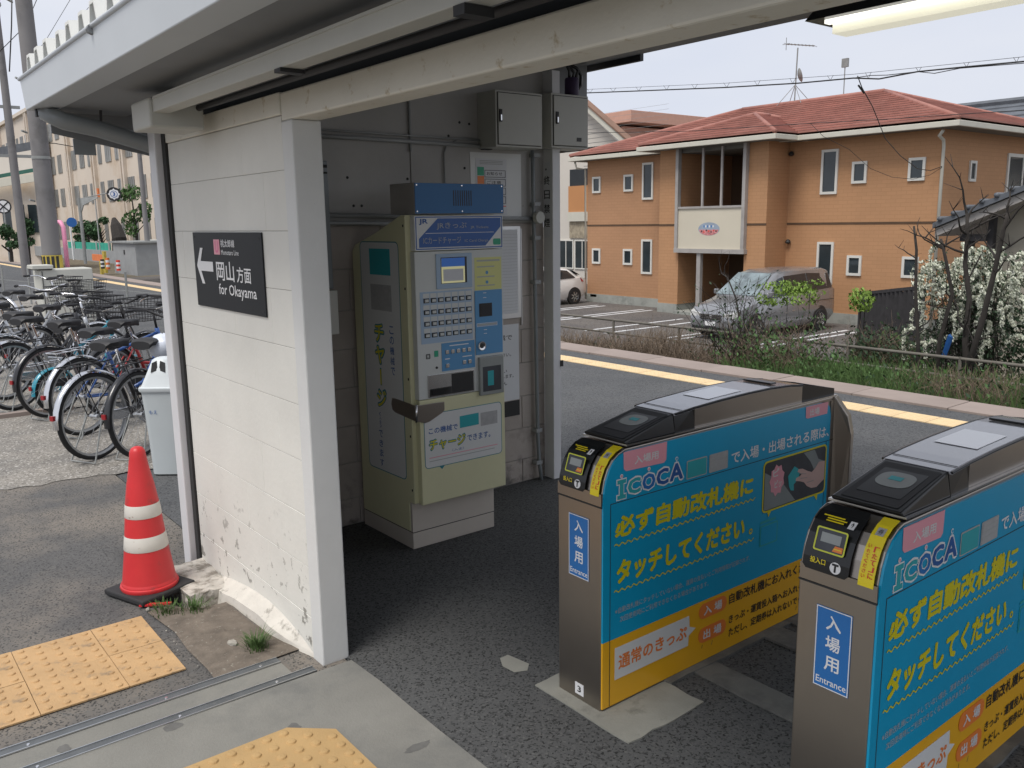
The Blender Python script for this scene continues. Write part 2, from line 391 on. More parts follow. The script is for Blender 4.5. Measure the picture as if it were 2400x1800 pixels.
def vtext(s, fr, uc, vtop, size, step, d, m, parent, bold=0., rot=0):
    obs = []
    for i, ch in enumerate(s):
        if ch in 'ー' and rot == 0:
            obs.append(slab(fr, uc-size*.07, vtop-i*step-size*.95, uc+size*.07, vtop-i*step-size*.05, d, d+.0004).build('lettering', m, parent)); continue
        obs.append(text(ch, fr, uc-size/2, vtop-i*step-size, uc+size/2, vtop-i*step, d, m, parent, bold))
    bs = [o for o in obs if o]
    # one printed column = one lettering part
    bm = bmesh.new()
    for o in bs: bm.from_mesh(o.data)
    me = D.meshes.new('lettering'); bm.to_mesh(me); bm.free(); me.materials.append(m)
    for o in bs: D.objects.remove(o)
    ob = D.objects.new('lettering', me); COL.objects.link(ob); ob.parent = parent
    return ob
def wavy(fr, u0, u1, v, amp, wl, th, d, m, parent, name='wavy_line'):
    b = MB(); n = int((u1-u0)/wl*6); P = []
    for i in range(n+1):
        u = u0+(u1-u0)*i/n; P.append((u, v+amp*math.sin(2*PI*(u-u0)/wl)))
    for a, c in zip(P, P[1:]):
        b.poly([fr.p(a[0], a[1]-th/2, d), fr.p(c[0], c[1]-th/2, d), fr.p(c[0], c[1]+th/2, d), fr.p(a[0], a[1]+th/2, d)])
    return b.build(name, m, parent, fix=False)
def struct(name, mb, m, **k): return tag(mb.build(name, m, **k), kind='structure')
WORLD = []
def wempty(name, loc, label=None, cat=None, group=None):
    e = empty(name, loc, label, cat, group); WORLD.append(e); return e

# ================================================================== GROUND
struct('ground', MB().box(-400, -400, -1.72, 420, 420, -1.6), EARTH)
struct('platform_surface', MB().box(1.46, -14, -1.58, 7.76, 60, -.012), ASPHP)
def sm(t): t = max(0, min(1, t)); return t*t*(3-2*t)
def gz(x, y): return -.006-.078*sm((x-1.02)/.16)*sm((y-3.72)/.2)*sm((4.95-y)/.3)
struct('forecourt_base', MB().box(-14, -14, -1.58, 1.45, 60, -.10), ASPH)
xs_ = [-14, -5, -2, 0, .8]+[.85+.05*i for i in range(13)]; ys_ = [-14, -4, 0, 2.5, 3.5]+[3.6+.05*i for i in range(30)]+[5.3, 7, 10, 20, 60]
b = MB()
for x in xs_:
    for y in ys_: b.v.append((x, y, gz(x, y)))
for i in range(len(xs_)-1):
    for j in range(len(ys_)-1): a = i*len(ys_)+j; b.f.append((a, a+len(ys_), a+len(ys_)+1, a+1))
struct('forecourt', b, ASPH, fix=False, smooth=True)
# inside floor of the ticket hall
struct('hall_floor', MB().box(1.462, -3, -.01, 3.95, 4.31, -.001), ASPHR)
# concrete threshold slab outside and under the opening, edge a little ragged
b = MB(); pts = [(-1.6, -3.2)]
for i in range(30):
    y = -3.2+6.09*i/29; pts.append((1.462+random.uniform(-.006, .006) if i else 1.462, y))
pts += [(1.20, 2.895), (.4, 2.9), (-1.6, 2.9)]
b.prism([(x, y, .0) for x, y in pts], (0, 0, .004))
struct('concrete_threshold', b, CONC)
struct('concrete_strip', MB().box(-1.6, 2.945, -.003, 1.235, 3.05, .003), CONC)
# worn gravelly concrete under the bicycles
b = MB(); pts = []
for i in range(40):
    x = -1.5+8.9*0+3.6*i/39; pts.append((x, 6.78-.32*(x+1.0)*.55+random.uniform(-.05, .05)))
pts += [(2.1, 9.0), (-1.5, 9.0)]
b.poly([(x, y, -.002) for x, y in pts]); struct('worn_concrete', b, GRAVEL, fix=False)
b = MB().poly([(-12, 9.05, -.002), (2.6, 9.05, -.002), (4.6, 24, -.002), (-12, 24, -.002)]); struct('bicycle_ground', b, GRAVEL, fix=False)
struct('low_kerb', MB().box(-1.5, 8.96, -.02, 1.75, 9.05, .035), KERB)
# bare soil at the wall foot
b = MB(); n = 26
cx, cy = 1.10, 3.30
P = [(.985, 3.12), (1.22, 3.104), (1.358, 3.104), (1.345, 3.92), (1.19, 3.95), (1.05, 3.92), (.97, 3.88), (.99, 3.6), (.99, 3.4), (.985, 3.2)]
vv = [(x+random.uniform(-.01, .01), y+random.uniform(-.01, .01)) for x, y in P]
cen = (1.16, 3.45); nr = 8
for r in range(nr+1):
    for (x, y) in vv:
        t = r/nr; X, Y = cen[0]+(x-cen[0])*t, cen[1]+(y-cen[1])*t; b.v.append((X, Y, gz(X, Y)+.016-.008*t+random.uniform(0, .003)*(t < 1)))
for r in range(nr):
    for k in range(len(vv)): k2 = (k+1) % len(vv); n = len(vv); b.f.append((r*n+k, (r+1)*n+k, (r+1)*n+k2, r*n+k2))
struct('soil_patch', b, SOIL, fix=False, smooth=True)
for (u, v, a_, b_2) in ((690, 1705, .022, .030), (150, 1755, .020, .028), (405, 1703, .034, .026), (980, 1750, .05, .02)):
    c = onz(u, v, .004); struct('floor_stain', MB().poly([(c.x+a_*math.cos(k*PI/9)*random.uniform(.8, 1.1), c.y+b_2*math.sin(k*PI/9)*random.uniform(.8, 1.1), .0046) for k in range(18)]), STAIN, fix=False)
# little floor repair patch and gate pads
b = MB().poly([(p.x, p.y, .001) for p in [onz(*q) for q in ((1172, 1543), (1190, 1535), (1240, 1556), (1236, 1572), (1205, 1576), (1178, 1562))]])
struct('floor_repair_patch', b, PADC, fix=False)
for k, (x0, y0, x1, y1) in enumerate([(1.90, 1.80, 2.28, 2.285), (1.90, .83, 2.28, 1.31), (2.42, 1.02, 2.54, 2.02), (3.05, 1.76, 3.42, 2.24), (2.86, .9, 2.98, 1.99), (2.28, 1.955, 3.05, 2.06), (2.28, .98, 3.05, 1.09)]):
    bb = MB(); n = 7; pl = []
    for (ax, ay, bx, by) in ((x0, y0, x1, y0), (x1, y0, x1, y1), (x1, y1, x0, y1), (x0, y1, x0, y0)):
        for i in range(n): t = i/n; pl.append((ax+(bx-ax)*t+random.uniform(-.006, .006), ay+(by-ay)*t+random.uniform(-.006, .006)))
    bb.prism([(x, y, -.002) for x, y in pl], (0, 0, .006+.0012*k)); struct('concrete_pad', bb, PADC if k < 2 else PADD)
# sliding gate rails in the threshold
for (y0, y1, x1, lab) in ((3.052, 3.098, 1.235, 'outer aluminium floor rail beside the yellow tactile tiles'), (2.898, 2.942, 1.315, 'inner aluminium floor rail ending at the foot of the white wall')):
    r = wempty('floor_rail', (x1, (y0+y1)/2, 0), lab, 'floor rail', 'sliding door rails set in the threshold')
    MB().box(-1.6, y0+.004, .001, x1, y1-.004, .0055).build('rail_channel', ALUD, r)
    MB().box(-1.6, y0, 0, x1, y0+.004, .009).build('rail_edge', ALU, r)
    MB().box(-1.6, y1-.004, 0, x1, y1, .009).build('rail_edge', ALU, r)
    for x in (-.1, .35, .8, 1.16):
        MB().lathe([(0, .0075), (.005, .0075), (.006, .005)], (x, (y0+y1)/2, 0), 10).build('screw', CHROME, r)

# tactile tiles -----------------------------------------------------
def dome(b, x, y, z, r, h, n=10):
    base = len(b.v)
    for (rr, hh) in ((r, 0), (r*.82, h*.8), (r*.45, h)):
        for k in range(n): b.v.append((x+rr*math.cos(2*PI*k/n), y+rr*math.sin(2*PI*k/n), z+hh))
    for i in range(2):
        for k in range(n): k2 = (k+1) % n; b.f.append((base+i*n+k, base+i*n+k2, base+(i+1)*n+k2, base+(i+1)*n+k))
    b.f.append(tuple(base+2*n+k for k in range(n)))
def tile_mesh(w, l, z0, z1, cols, rows, r=.0145, h=.0065, n=12, skip=None, pitch=.06, off=.03):
    b = MB(); b.prism([(.0012, .0012, z0), (w-.0012, .0012, z0), (w-.0012, l-.0012, z0), (.0012, l-.0012, z0)], (0, 0, z1-z0))
    for i in range(cols):
        for j in range(rows): dome(b, off+pitch*i, off+pitch*j, z1, r, h, n)
    return b
tp = wempty('tactile_paving', (.3, 3.55, 0), 'orange yellow tactile tiles with raised dots outside the floor rails', 'tactile paving')
t0 = tile_mesh(.30, .30, -.002, .004, 5, 5).build('tactile_tile', TACT, tp)
t1 = tile_mesh(.21, .30, -.002, .004, 3, 5).build('tactile_tile', TACT, tp)
first = True
for j, y in enumerate((3.25, 3.55)):
    for x in (-1.08, -.78, -.48, -.18, .12, .42, .72):
        src = t1 if x == .72 else t0
        o = src if ((src is t0 and x == -1.08 and j == 0) or (src is t1 and j == 0)) else src.copy()
        if o is not src: COL.objects.link(o)
        o.location = (x, y, random.uniform(-.0006, .0006)); o.rotation_euler = (0, 0, random.uniform(-.003, .003))
# second patch on the threshold, corner cut off
tq = wempty('tactile_paving', (.9, 2.3, 0), 'ochre tactile sheet with a clipped corner in front of the gates', 'tactile paving')
b = MB(); x1, y1, c = 1.185, 2.605, .115
b.prism([(.585, 2.005, .004), (x1, 2.005, .004), (x1, y1-c, .004), (x1-c*1.1, y1, .004), (.585, y1, .004)], (0, 0, .005))
for i in range(10):
    for j in range(10):
        x, y = .615+.06*i, 2.035+.06*j
        if x > x1-.02 or (x-x1+c*1.1)/(c*1.1)+(y-y1+c)/c > .86: continue
        dome(b, x, y, .009, .0165, .007, 14)
b.build('tactile_sheet', TACTB, tq)

# platform edge
cop = tag(empty('platform_coping', (0, 0, 0)), kind='structure')
me = None
for k in range(62):
    y = -3+k*.93
    if me is None:
        o = MB().box(0, .004, -.16, .44, .926, .012).build('coping_stone', KERB, cop, bevel=.006); me = o.data
    else:
        o = D.objects.new('coping_stone', me); COL.objects.link(o); o.parent = cop
    o.location = (7.76+random.uniform(-.006, .006), y, random.uniform(-.003, .003))
struct('platform_wall', MB().box(7.84, -14, -1.6, 8.12, 60, -.16), CONC)
st = tag(empty('tactile_strip', (0, 0, 0)), kind='structure')
b = MB(); b.box(0, .003, 0, .27, .297, .008)
for i in range(4):
    for j in range(5): dome(b, .045+.06*i, .03+.06*j, .008, .014, .005, 6)
o = b.build('strip_tile', TACTF, st); me = o.data; o.location = (7.14, -2, -.012)
for k in range(1, 196):
    if 46 < k < 70: pass
    o = D.objects.new('strip_tile', me); COL.objects.link(o); o.parent = st; o.location = (7.14, -2+.30*k, -.012+random.uniform(-.001, .001))

# track bed
struct('track_bed', MB().hexa([(8.12, -30, -1.6), (12.0, -30, -1.6), (12.0, 110, -1.6), (8.12, 110, -1.6), (8.12, -30, -1.2), (11.2, -30, -1.2), (11.2, 110, -1.2), (8.12, 110, -1.2)]), BALLAST)
tr = wempty('railway_track', (9.5, 0, -1.2), 'single railway track in the cutting beside the platform', 'railway track')
for x in (8.97, 10.04): MB().box(x-.035, -30, -1.1, x+.035, 110, -.98).build('rail', RAILM, tr)
bs = MB().box(8.5, -.11, -1.24, 10.5, .11, -1.1).build('sleeper', CONC, tr); me = bs.data
for k in range(1, 90):
    o = D.objects.new('sleeper', me); COL.objects.link(o); o.parent = tr; o.location = (0, -10+k*.65, 0)
# verge beyond the track, parking lot
b = MB(); nx, ny = 8, 60
for i in range(nx+1):
    for j in range(ny+1):
        x = 10.9+i*.45; y = -25+j*1.1; b.v.append((x, y, -1.02-.5*(max(0, i-3)/nx)**2+.0*j+random.uniform(-.05, .05)))
for i in range(nx):
    for j in range(ny): a = i*(ny+1)+j; b.f.append((a, a+ny+1, a+ny+2, a+1))
struct('verge', b, EARTH, fix=False, smooth=True)
struct('parking_lot', MB().box(13.2, -10, -1.62, 60, 60, -1.50), LOT)
for (xa, ya, xb) in ((17.6, 24.12, 23.4), (17.6, 23.72, 23.4), (17.6, 21.72, 23.4), (17.6, 21.32, 23.4), (17.6, 18.68, 22.0), (17.6, 17.84, 21.8), (17.6, 15.9, 23.0), (17.6, 15.5, 23.0), (17.6, 13.4, 23.0), (17.6, 13.0, 22.8)):
    struct('parking_line', MB().box(xa, ya-.06, -1.502, xb, ya+.06, -1.496), LINEW)

# ================================================================== STATION BUILDING
sb = wempty('station_building', (1.36, 3.6, 0), 'small white painted block station shelter with a sloping ribbed roof', 'building')
wl = MB().box(1.3635, 3.028, -.1, 1.462, 4.305, 2.10).build('sign_wall', CORE, sb)
# blocks: courses of about .196 m, stretcher bond, front face x=1.361
z = -.02; row = 0; zs = []
zj = [-.09, .165, .377, .59, .81, 1.03, 1.245, 1.462, 1.68, 1.897, 2.085]
for i in range(len(zj)-1):
    off = .0 if i % 2 else -.195
    y = 3.024+off
    while y < 4.30:
        a, c = max(y, 3.024), min(y+.39, 4.305)
        if c-a > .03:
            dx = random.uniform(-.0006, .0006)
            MB().box(1.3612+dx, a+.00025, zj[i]+.0010, 1.371, c-.00025, zj[i+1]-.0010).build('concrete_block', WHITE, wl, bevel=.001, seg=1)
        y += .39
# jamb at the opening, lintel band above the blocks, beam over the opening
MB().box(1.357, 2.931, -.01, 1.471, 3.020, 2.066).build('door_jamb', JAMB, sb, bevel=.006)
b = MB().box(1.355, 3.020, 2.089, 1.471, 4.35, 2.166); b.build('lintel_band', WHITE_B, sb, bevel=.004)
b = MB().box(1.359, -2.5, 2.0665, 1.471, 3.0195, 2.164); b.build('lintel_beam', WHITE_B, sb, bevel=.007)
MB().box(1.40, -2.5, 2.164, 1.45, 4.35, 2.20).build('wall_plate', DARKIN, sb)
# post and black seal at the left end
MB().box(1.318, 4.362, -.08, 1.40, 4.46, 2.172).build('corner_post', STEELW, sb, bevel=.005)
MB().box(1.35, 4.31, -.05, 1.40, 4.360, 2.15).build('seal_strip', GROOVE, sb)
# flared plaster at the wall foot
b = MB(); ys = [3.02, 3.1, 3.2, 3.32, 3.45, 3.58, 3.7, 3.8, 3.9, 4.0]
fo = [.0, .02, .045, .06, .07, .075, .08, .085, .085, .08]; ho = [.01, .02, .04, .055, .065, .06, .05, .035, .02, .0]
for y, f, h in zip(ys, fo, ho):
    j = random.uniform(-.006, .006)
    b.v += [(1.366, y, -.08), (1.3555-f+j, y, -.08), (1.357-f*.82+j, y, h*.62), (1.358-f*.45+j*.5, y, h*.93), (1.366, y, h+.025)]
for i in range(len(ys)-1):
    for k in range(4): a = i*5+k; b.f.append((a, a+1, a+6, a+5))
b.f.append((0, 1, 2, 3, 4)); k = (len(ys)-1)*5; b.f.append((k, k+1, k+2, k+3, k+4))
b.build('plaster_foot', PLAST, sb, smooth=2)
# crumbling plaster step
b = MB(); b.box(1.155, 3.87, -.14, 1.358, 4.30, .022)
o = b.build('plaster_step', STEPC, sb, bevel=0)
bm = bmesh.new(); bm.from_mesh(o.data); bmesh.ops.subdivide_edges(bm, edges=bm.edges[:], cuts=6, use_grid_fill=True)
for v in bm.verts: v.co += Vector((random.uniform(-1, 1), random.uniform(-1, 1), random.uniform(-1, 1)*.8))*.0055
bm.to_mesh(o.data); bm.free()
# back wall: board above, blocks below
bw = MB().box(1.471, 4.318, -.02, 3.70, 4.44, 2.52).build('back_wall', CORE, sb)
for (x0, x1) in ((1.473, 2.699), (2.707, 3.695)):
    for (z0, z1) in ((1.70, 2.148), (2.153, 2.75)): MB().box(x0, 4.310, z0, x1, 4.317, z1 if x0 > 2 or z1 < 2.2 else 2.62).build('wall_board', INNER, bw)
zb = [0, .155, .365, .579, .80, 1.018, 1.233, 1.46, 1.695]
for i in range(len(zb)-1):
    x = 1.473-(.2 if i % 2 else 0)
    while x < 3.68:
        a, c = max(x, 1.473), min(x+.405, 3.695)
        if c-a > .04: MB().box(a+.002, 4.310+random.uniform(0, .0015), zb[i]+.0025, c-.002, 4.319, zb[i+1]-.0025).build('concrete_block', INBLK, bw, bevel=.002, seg=1)
        x += .405
for (x, z) in ((3.05, 2.28), (3.12, 2.275), (2.97, 2.2), (3.22, 2.22), (2.33, 1.80), (2.38, 1.8), (2.3, 1.95), (2.68, 1.95), (3.08, 2.02)):
    MB().lathe([(0, -.001), (.008, -.001), (.008, .003)], (x, 4.309, z), 8, 'y').build('anchor_hole', GROOVE, bw)
# end post of the hall with the no smoking strip: an H section
MB().box(3.692, 4.216, -.02, 3.756, 4.309, 2.62).build('end_post', STEELW, sb, bevel=.003)
MB().box(3.750, 4.209, .76, 3.772, 4.215, .80).build('post_latch', BLACKM, sb)
# steel frame under the roof, rafters, purlins
ZR = lambda x: 2.365+.1145*(x-.85)
for y in (4.36, 3.2, 2.0, .8, -.4):
    MB().hexa([(1.0, y, ZR(1.0)-.11), (3.3, y, ZR(3.3)-.08), (3.3, y+.05, ZR(3.3)-.08), (1.0, y+.05, ZR(1.0)-.11), (1.0, y, ZR(1.0)-.012), (3.3, y, ZR(3.3)-.012), (3.3, y+.05, ZR(3.3)-.012), (1.0, y+.05, ZR(1.0)-.012)]).build('rafter', SOFFIT, sb)
# gable infill at the left end, above the post
MB().hexa([(1.32, 4.44, 2.17), (4.2, 4.44, 2.5), (4.2, 4.47, 2.5), (1.32, 4.47, 2.17), (1.32, 4.44, ZR(1.32)-.02), (4.2, 4.44, ZR(4.2)-.02), (4.2, 4.47, ZR(4.2)-.02), (1.32, 4.47, ZR(1.32)-.02)]).build('gable_board', SOFFIT, sb)
# roof: deck with folded ribs running down the slope
Y0, Y1 = -2.6, 4.72
rf = MB().hexa([(.90, Y0, ZR(.9)-.012), (4.30, Y0, ZR(4.3)-.012), (4.30, Y1, ZR(4.3)-.012), (.90, Y1, ZR(.9)-.012), (.90, Y0, ZR(.9)), (4.30, Y0, ZR(4.3)), (4.30, Y1, ZR(4.3)), (.90, Y1, ZR(.9))]).build('roof', SOFFIT, sb)
y = Y1-.16; me = None
while y > Y0:
    if me is None:
        b = MB(); xa, xb = .868, 4.31
        q = [(.0, .001), (.04, .118), (.10, .118), (.14, .001)]; q2 = [(.012, .001), (.046, .106), (.094, .106), (.128, .001)]
        for (A_, B_) in ((0, 1), (1, 2), (2, 3)):
            b.hexa([(xa, q[A_][0], ZR(xa)+q[A_][1]), (xb, q[A_][0], ZR(xb)+q[A_][1]), (xb, q[B_][0], ZR(xb)+q[B_][1]), (xa, q[B_][0], ZR(xa)+q[B_][1]), (xa, q2[A_][0], ZR(xa)+q2[A_][1]), (xb, q2[A_][0], ZR(xb)+q2[A_][1]), (xb, q2[B_][0], ZR(xb)+q2[B_][1]), (xa, q2[B_][0], ZR(xa)+q2[B_][1])])
        o = b.build('roof_rib', RIBW, rf); me = o.data
    else: o = D.objects.new('roof_rib', me); COL.objects.link(o); o.parent = rf
    o.location = (random.uniform(-.006, .006), y, 0); y -= .2
b = MB()
yy = Y1-.13
for k in range(9):
    b.tube([(.93, yy-.2*k*2, ZR(.93)+.08), (.93, yy-.2*k*2, ZR(.93)+.135)], .006, 6)
b.build('roof_bolts', GALV, rf)
MB().box(4.30, 4.05, ZR(4.3)-.05, 4.33, Y1, ZR(4.3)+.01).build('verge_flashing', BLACKM, rf)
# gutter (box section) with rolled lip, end cap, outlet elbow and downpipe
gt = MB().hexa([(.852, -2.6, 2.244), (.97, -2.6, 2.244), (.97, 4.70, 2.244), (.852, 4.70, 2.244), (.842, -2.6, 2.385), (.97, -2.6, 2.385), (.97, 4.712, 2.385), (.842, 4.712, 2.385)]).build('gutter', GUTTER, sb, bevel=.004)
MB().tube([(.842, -2.6, 2.385), (.842, 4.72, 2.385)], .009, 8).build('gutter_lip', GUTTER, gt, smooth=True)
MB().tube([(.842, 3.36, 2.375), (.842, 3.385, 2.375)], .017, 8).build('gutter_joint', SOFFIT, gt)
MB().box(.9705, -2.6, 2.2465, 1.30, 4.72, 2.258).build('soffit_board', SOFFIT, sb)
pa, pb = Vector((.935, 4.60, 2.215)), Vector((1.30, 4.47, 2.06))
MB().tube([(.915, 4.60, 2.25), (.918, 4.60, 2.225), tuple(onx(132, 276, .94)), tuple(onx(150, 284, .97)), tuple(onx(230, 302, 1.12)), tuple(onx(364, 343, 1.36)), tuple(onx(405, 356, 1.43))], [.036, .039, .04, .04, .04, .04, .04], 16).build('downpipe', PIPEG, gt, smooth=True)
MB().tube([(1.13, 4.53, 2.14), (1.14, 4.53, 2.30)], .006, 6).build('pipe_hanger', BLACKM, gt)
MB().hexa([(.955, 4.72, 2.15), (1.50, 4.72, 2.04), (1.50, 4.735, 2.04), (.955, 4.735, 2.15), (.955, 4.72, 2.243), (1.50, 4.72, 2.36), (1.50, 4.735, 2.36), (.955, 4.735, 2.243)]).build('side_board', SOFFIT, sb)
MB().box(1.05, 4.74, 2.055, 1.15, 4.75, 2.13).build('side_tab', PIPEG, sb)
MB().box(.875, 4.60, 2.21, .895, 4.63, 2.244).build('outlet_bracket', BLACKM, gt)
# cable duct under the eaves with its junction box
dk = MB().box(1.10, -2.6, 2.142, 1.165, 3.62, 2.199).build('cable_duct', BOXG, sb, bevel=.003)
MB().box(1.096, -2.6, 2.190, 1.17, 3.60, 2.1985).build('duct_lid', BOXG, dk)
MB().box(1.085, 3.62, 2.085, 1.30, 3.86, 2.199).build('junction_box', BOXG, dk, bevel=.01)
MB().box(1.095, 2.42, 2.13, 1.172, 2.46, 2.141).build('duct_clamp', BLACKM, dk)
MB().box(1.095, 1.52, 2.12, 1.172, 1.56, 2.141).build('duct_clamp', BLACKM, dk)
MB().tube([(1.28, -2.5, 2.17), (1.28, 4.2, 2.17)], .013, 8).build('black_cable', BLACKM, sb, smooth=True)
# conduits on the back wall
cw = MB().tube([(1.5, 4.29, 2.165), (3.24, 4.29, 2.150)], .012, 8); cw.tube([(1.5, 4.29, 2.195), (3.24, 4.29, 2.182)], .006, 6)
cw = cw.build('conduit', CONDUIT, sb, smooth=True)
MB().box(3.20, 4.27, 2.13, 3.26, 4.309, 2.185).build('conduit_end', BLACKM, cw)
MB().tube([(2.703, 4.300, 2.6), (2.703, 4.300, 2.10)], .008, 6).build('joint_strip', CONDUIT, bw)
MB().tube([(1.5, 4.29, 1.765), (3.57, 4.29, 1.72)], .013, 8).build('conduit', CONDUIT, sb, smooth=True)
MB().tube([(1.5, 4.29, 1.725), (2.6, 4.29, 1.70)], .011, 8).build('conduit', CONDUIT, sb, smooth=True)
c3 = MB().tube([(3.582, 4.28, 2.14), (3.585, 4.28, 1.9), (3.605, 4.28, .30), (3.612, 4.275, .12), (3.622, 4.262, -.01)], .0125, 8).build('conduit', PIPEG, sb, smooth=True)
for z in (2.11, 1.81, 1.60, 1.32, .34, .12): MB().box(3.58, 4.262, z-.012, 3.63, 4.309, z+.012).build('conduit_clip', CONDUIT, c3)
MB().lathe([(0, -.03), (.036, -.03), (.04, -.02), (.04, 0)], (3.604, 4.262, 1.727), 20, 'y').build('round_junction', BOXG, c3, smooth=2)
MB().tube([(3.00, 4.30, 2.165), (3.03, 4.298, 2.185), (3.10, 4.297, 2.19), (3.2, 4.297, 2.185)], .006, 6).build('bent_cable', CONDUIT, sb)
MB().tube([(2.95, 4.300, 2.15), (2.93, 4.300, 2.10), (2.93, 4.300, 1.9)], .005, 6).build('bent_cable', CONDUIT, sb)

# text strip on the end post
fp = Fr((3.6905, 4.309, 0), (0, -1, 0), (0, 0, 1))
sg = wempty('no_smoking_strip', (3.798, 4.39, 1.8), 'narrow vertical no smoking strip with black characters on the end post', 'sign')
slab(fp, .012, 1.60, .070, 2.07, 0, .0008).build('strip_board', PAPER, sg)
vtext('終日禁煙', fp, .041, 1.985, .055, .088, .0013, INKK, sg, .015)
text('・', fp, .025, 2.02, .04, 2.032, .0013, INKK, sg, .02)

# station sign ------------------------------------------------------
sgn = wempty('station_sign', (1.36, 3.65, 1.5), 'black direction sign with a white left arrow for Okayama', 'sign')
fs = Fr((1.3595, 4.035, 1.345), (0, -1, 0), (0, 0, 1)); W, H = .78, .33
slab(fs, 0, 0, W, H, 0, .006).build('sign_board', SIGNB, sgn, bevel=.001, seg=1)
for (u, v) in ((.02, .31), (.755, .305), (.02, .02), (.755, .02)): MB().lathe([(0, -.0075), (.005, -.0072), (.006, -.006)], fs.p(u, v), 10, 'x').build('screw', BLACKM, sgn)
d = .0068
aw = [(.035, .185), (.088, .262), (.120, .262), (.083, .203), (.235, .203), (.235, .160), (.083, .160), (.120, .103), (.088, .103), (.035, .180)]
plate(fs, aw, d, 'arrow', INKW, sgn)
plate(fs, rpts(.262, .236, .332, .300, .004), d, 'line_badge', INKLP, sgn)
text('U', fs, .278, .243, .316, .293, d+.001, INKP, sgn, .03)
text('桃太郎線', fs, .345, .268, .500, .300, d, INKW, sgn, .012)
text('Momotaro Line', fs, .345, .236, .540, .257, d, INKW, sgn, .006)
text('岡山', fs, .272, .125, .475, .208, d, INKW, sgn, .018)
text('方面', fs, .505, .125, .655, .190, d, INKW, sgn, .014)
text('for Okayama', fs, .288, .052, .700, .112, d, INKW, sgn, .008)

# boxes at the far end of the back wall -----------------------------
def wallbox(x0, z0, x1, z1, y0, label, handle):
    e = wempty('electrical_box', ((x0+x1)/2, 4.3, z0), label, 'electrical box')
    MB().box(x0, y0, z0, x1, 4.309 if x1 < 3.79 else 4.34, z1).build('case', BOXG, e, bevel=.003)
    fr = Fr((x0, y0, z0), (1, 0, 0), (0, 0, 1)); w, h = x1-x0, z1-z0
    slab(fr, .012, .012, w-.012, h-.012, .0005, .003).build('door_gap', GROOVE, e)
    slab(fr, .016, .016, w-.016, h-.016, .001, .008).build('door', BOXG, e, bevel=.002)
    hh = slab(fr, handle, h*.44, handle+.02, h*.66, .0085, .014).build('handle', BLACKM, e)
    slab(fr, handle+.004, h*.46, handle+.012, h*.56, .0145, .022).build('handle_lever', CHROME, hh)
    return e, fr, w, h
wallbox(3.18, 2.135, 3.535, 2.455, 4.13, 'larger grey electrical box left of the end post', .02)
e, fr, w, h = wallbox(3.635, 2.15, 3.945, 2.475, 4.16, 'smaller grey electrical box with a dark nameplate beside the sky', .03)
slab(fr, .205, .045, .245, .068, .0085, .0095).build('nameplate', INKK, e)
hd = wempty('cable_head', (3.93, 4.2, 2.48), 'purple cable gland with looping black cables above the smaller grey box', 'cable head')
MB().lathe([(0, 0), (.045, 0), (.045, .10), (.04, .108), (0, .108)], (3.86, 4.22, 2.478), 16).build('gland', PURPLE, hd, smooth=2)
for k, (dx, hh) in enumerate(((.0, .0), (.018, .02), (-.02, .01))):
    MB().tube([(3.86+dx, 4.22, 2.55), (3.86+dx*2+.02, 4.22, 2.62+hh), (3.83+dx, 4.22, 2.66+hh*.5), (3.80+dx, 4.23, 2.67)], .010, 8).build('cable', BLACK, hd, smooth=True)
MB().tube([(3.885, 4.22, 2.50), (3.935, 4.22, 2.545), (3.94, 4.22, 2.61), (3.90, 4.22, 2.65), (3.85, 4.22, 2.665)], .011, 8).build('cable', BLACK, hd, smooth=True)
# dark cabinet and pale box behind the jamb
e = wempty('meter_cabinet', (1.95, 4.25, 1.36), 'tall grey cabinet half hidden behind the door jamb', 'cabinet')
MB().box(1.75, 4.12, 1.372, 2.09, 4.309, 2.02).build('case', PIPEG, e, bevel=.004)
MB().box(1.76, 4.117, 1.985, 2.085, 4.120, 2.0).build('louvre', GROOVE, e); MB().box(1.76, 4.117, 1.955, 2.085, 4.120, 1.965).build('louvre', GROOVE, e)
e = wempty('switch_box', (1.95, 4.25, 1.15), 'small cream switch box under the grey cabinet', 'switch box')
MB().box(1.80, 4.10, 1.135, 2.10, 4.309, 1.365).build('case', WFRAME, e, bevel=.004)
MB().box(1.815, 4.0965, 1.15, 2.085, 4.0995, 1.35).build('cover', WFRAME, e)

# posters on the back wall ------------------------------------------
def wframe(x0, z0, y=4.309): return Fr((x0, y, z0), (1, 0, 0), (0, 0, 1))
e = wempty('poster', (3.31, 4.3, 1.75), 'coloured notice poster with green and orange blocks above the machine', 'poster')
f = wframe(3.16, 1.745); slab(f, -.04, -.03, .35, .37, 0, .0015).build('poster_sleeve', BUBW, e)
slab(f, 0, 0, .235, .335, .0018, .003).build('sheet', PAPER, e)
slab(f, .01, .235, .06, .285, .0034, .0038).build('green_block', GRN, e); slab(f, .01, .09, .06, .232, .0034, .0038).build('orange_block', INKO, e)
for k in range(4):
    ring(f, [(.065, .225-.052*k), (.225, .225-.052*k), (.225, .268-.052*k), (.065, .268-.052*k)], [(.068, .228-.052*k), (.222, .228-.052*k), (.222, .265-.052*k), (.068, .265-.052*k)], .0034, 'text_frame', INKK, e)
text('お知らせ', f, .08, .237, .2, .258, .0034, INKK, e, .01); text('ご注意', f, .08, .185, .19, .205, .0034, INKK, e, .01)
for k in range(3): slab(f, .03, .302+.009*k, .205, .306+.009*k, .0034, .0038).build('text_line', INKG, e)
slab(f, .16, .05, .225, .055, .0034, .0038).build('red_line', RED, e)
e = wempty('timetable_board', (3.33, 4.3, 1.15), 'white timetable board in a metal frame behind the machine', 'notice board')
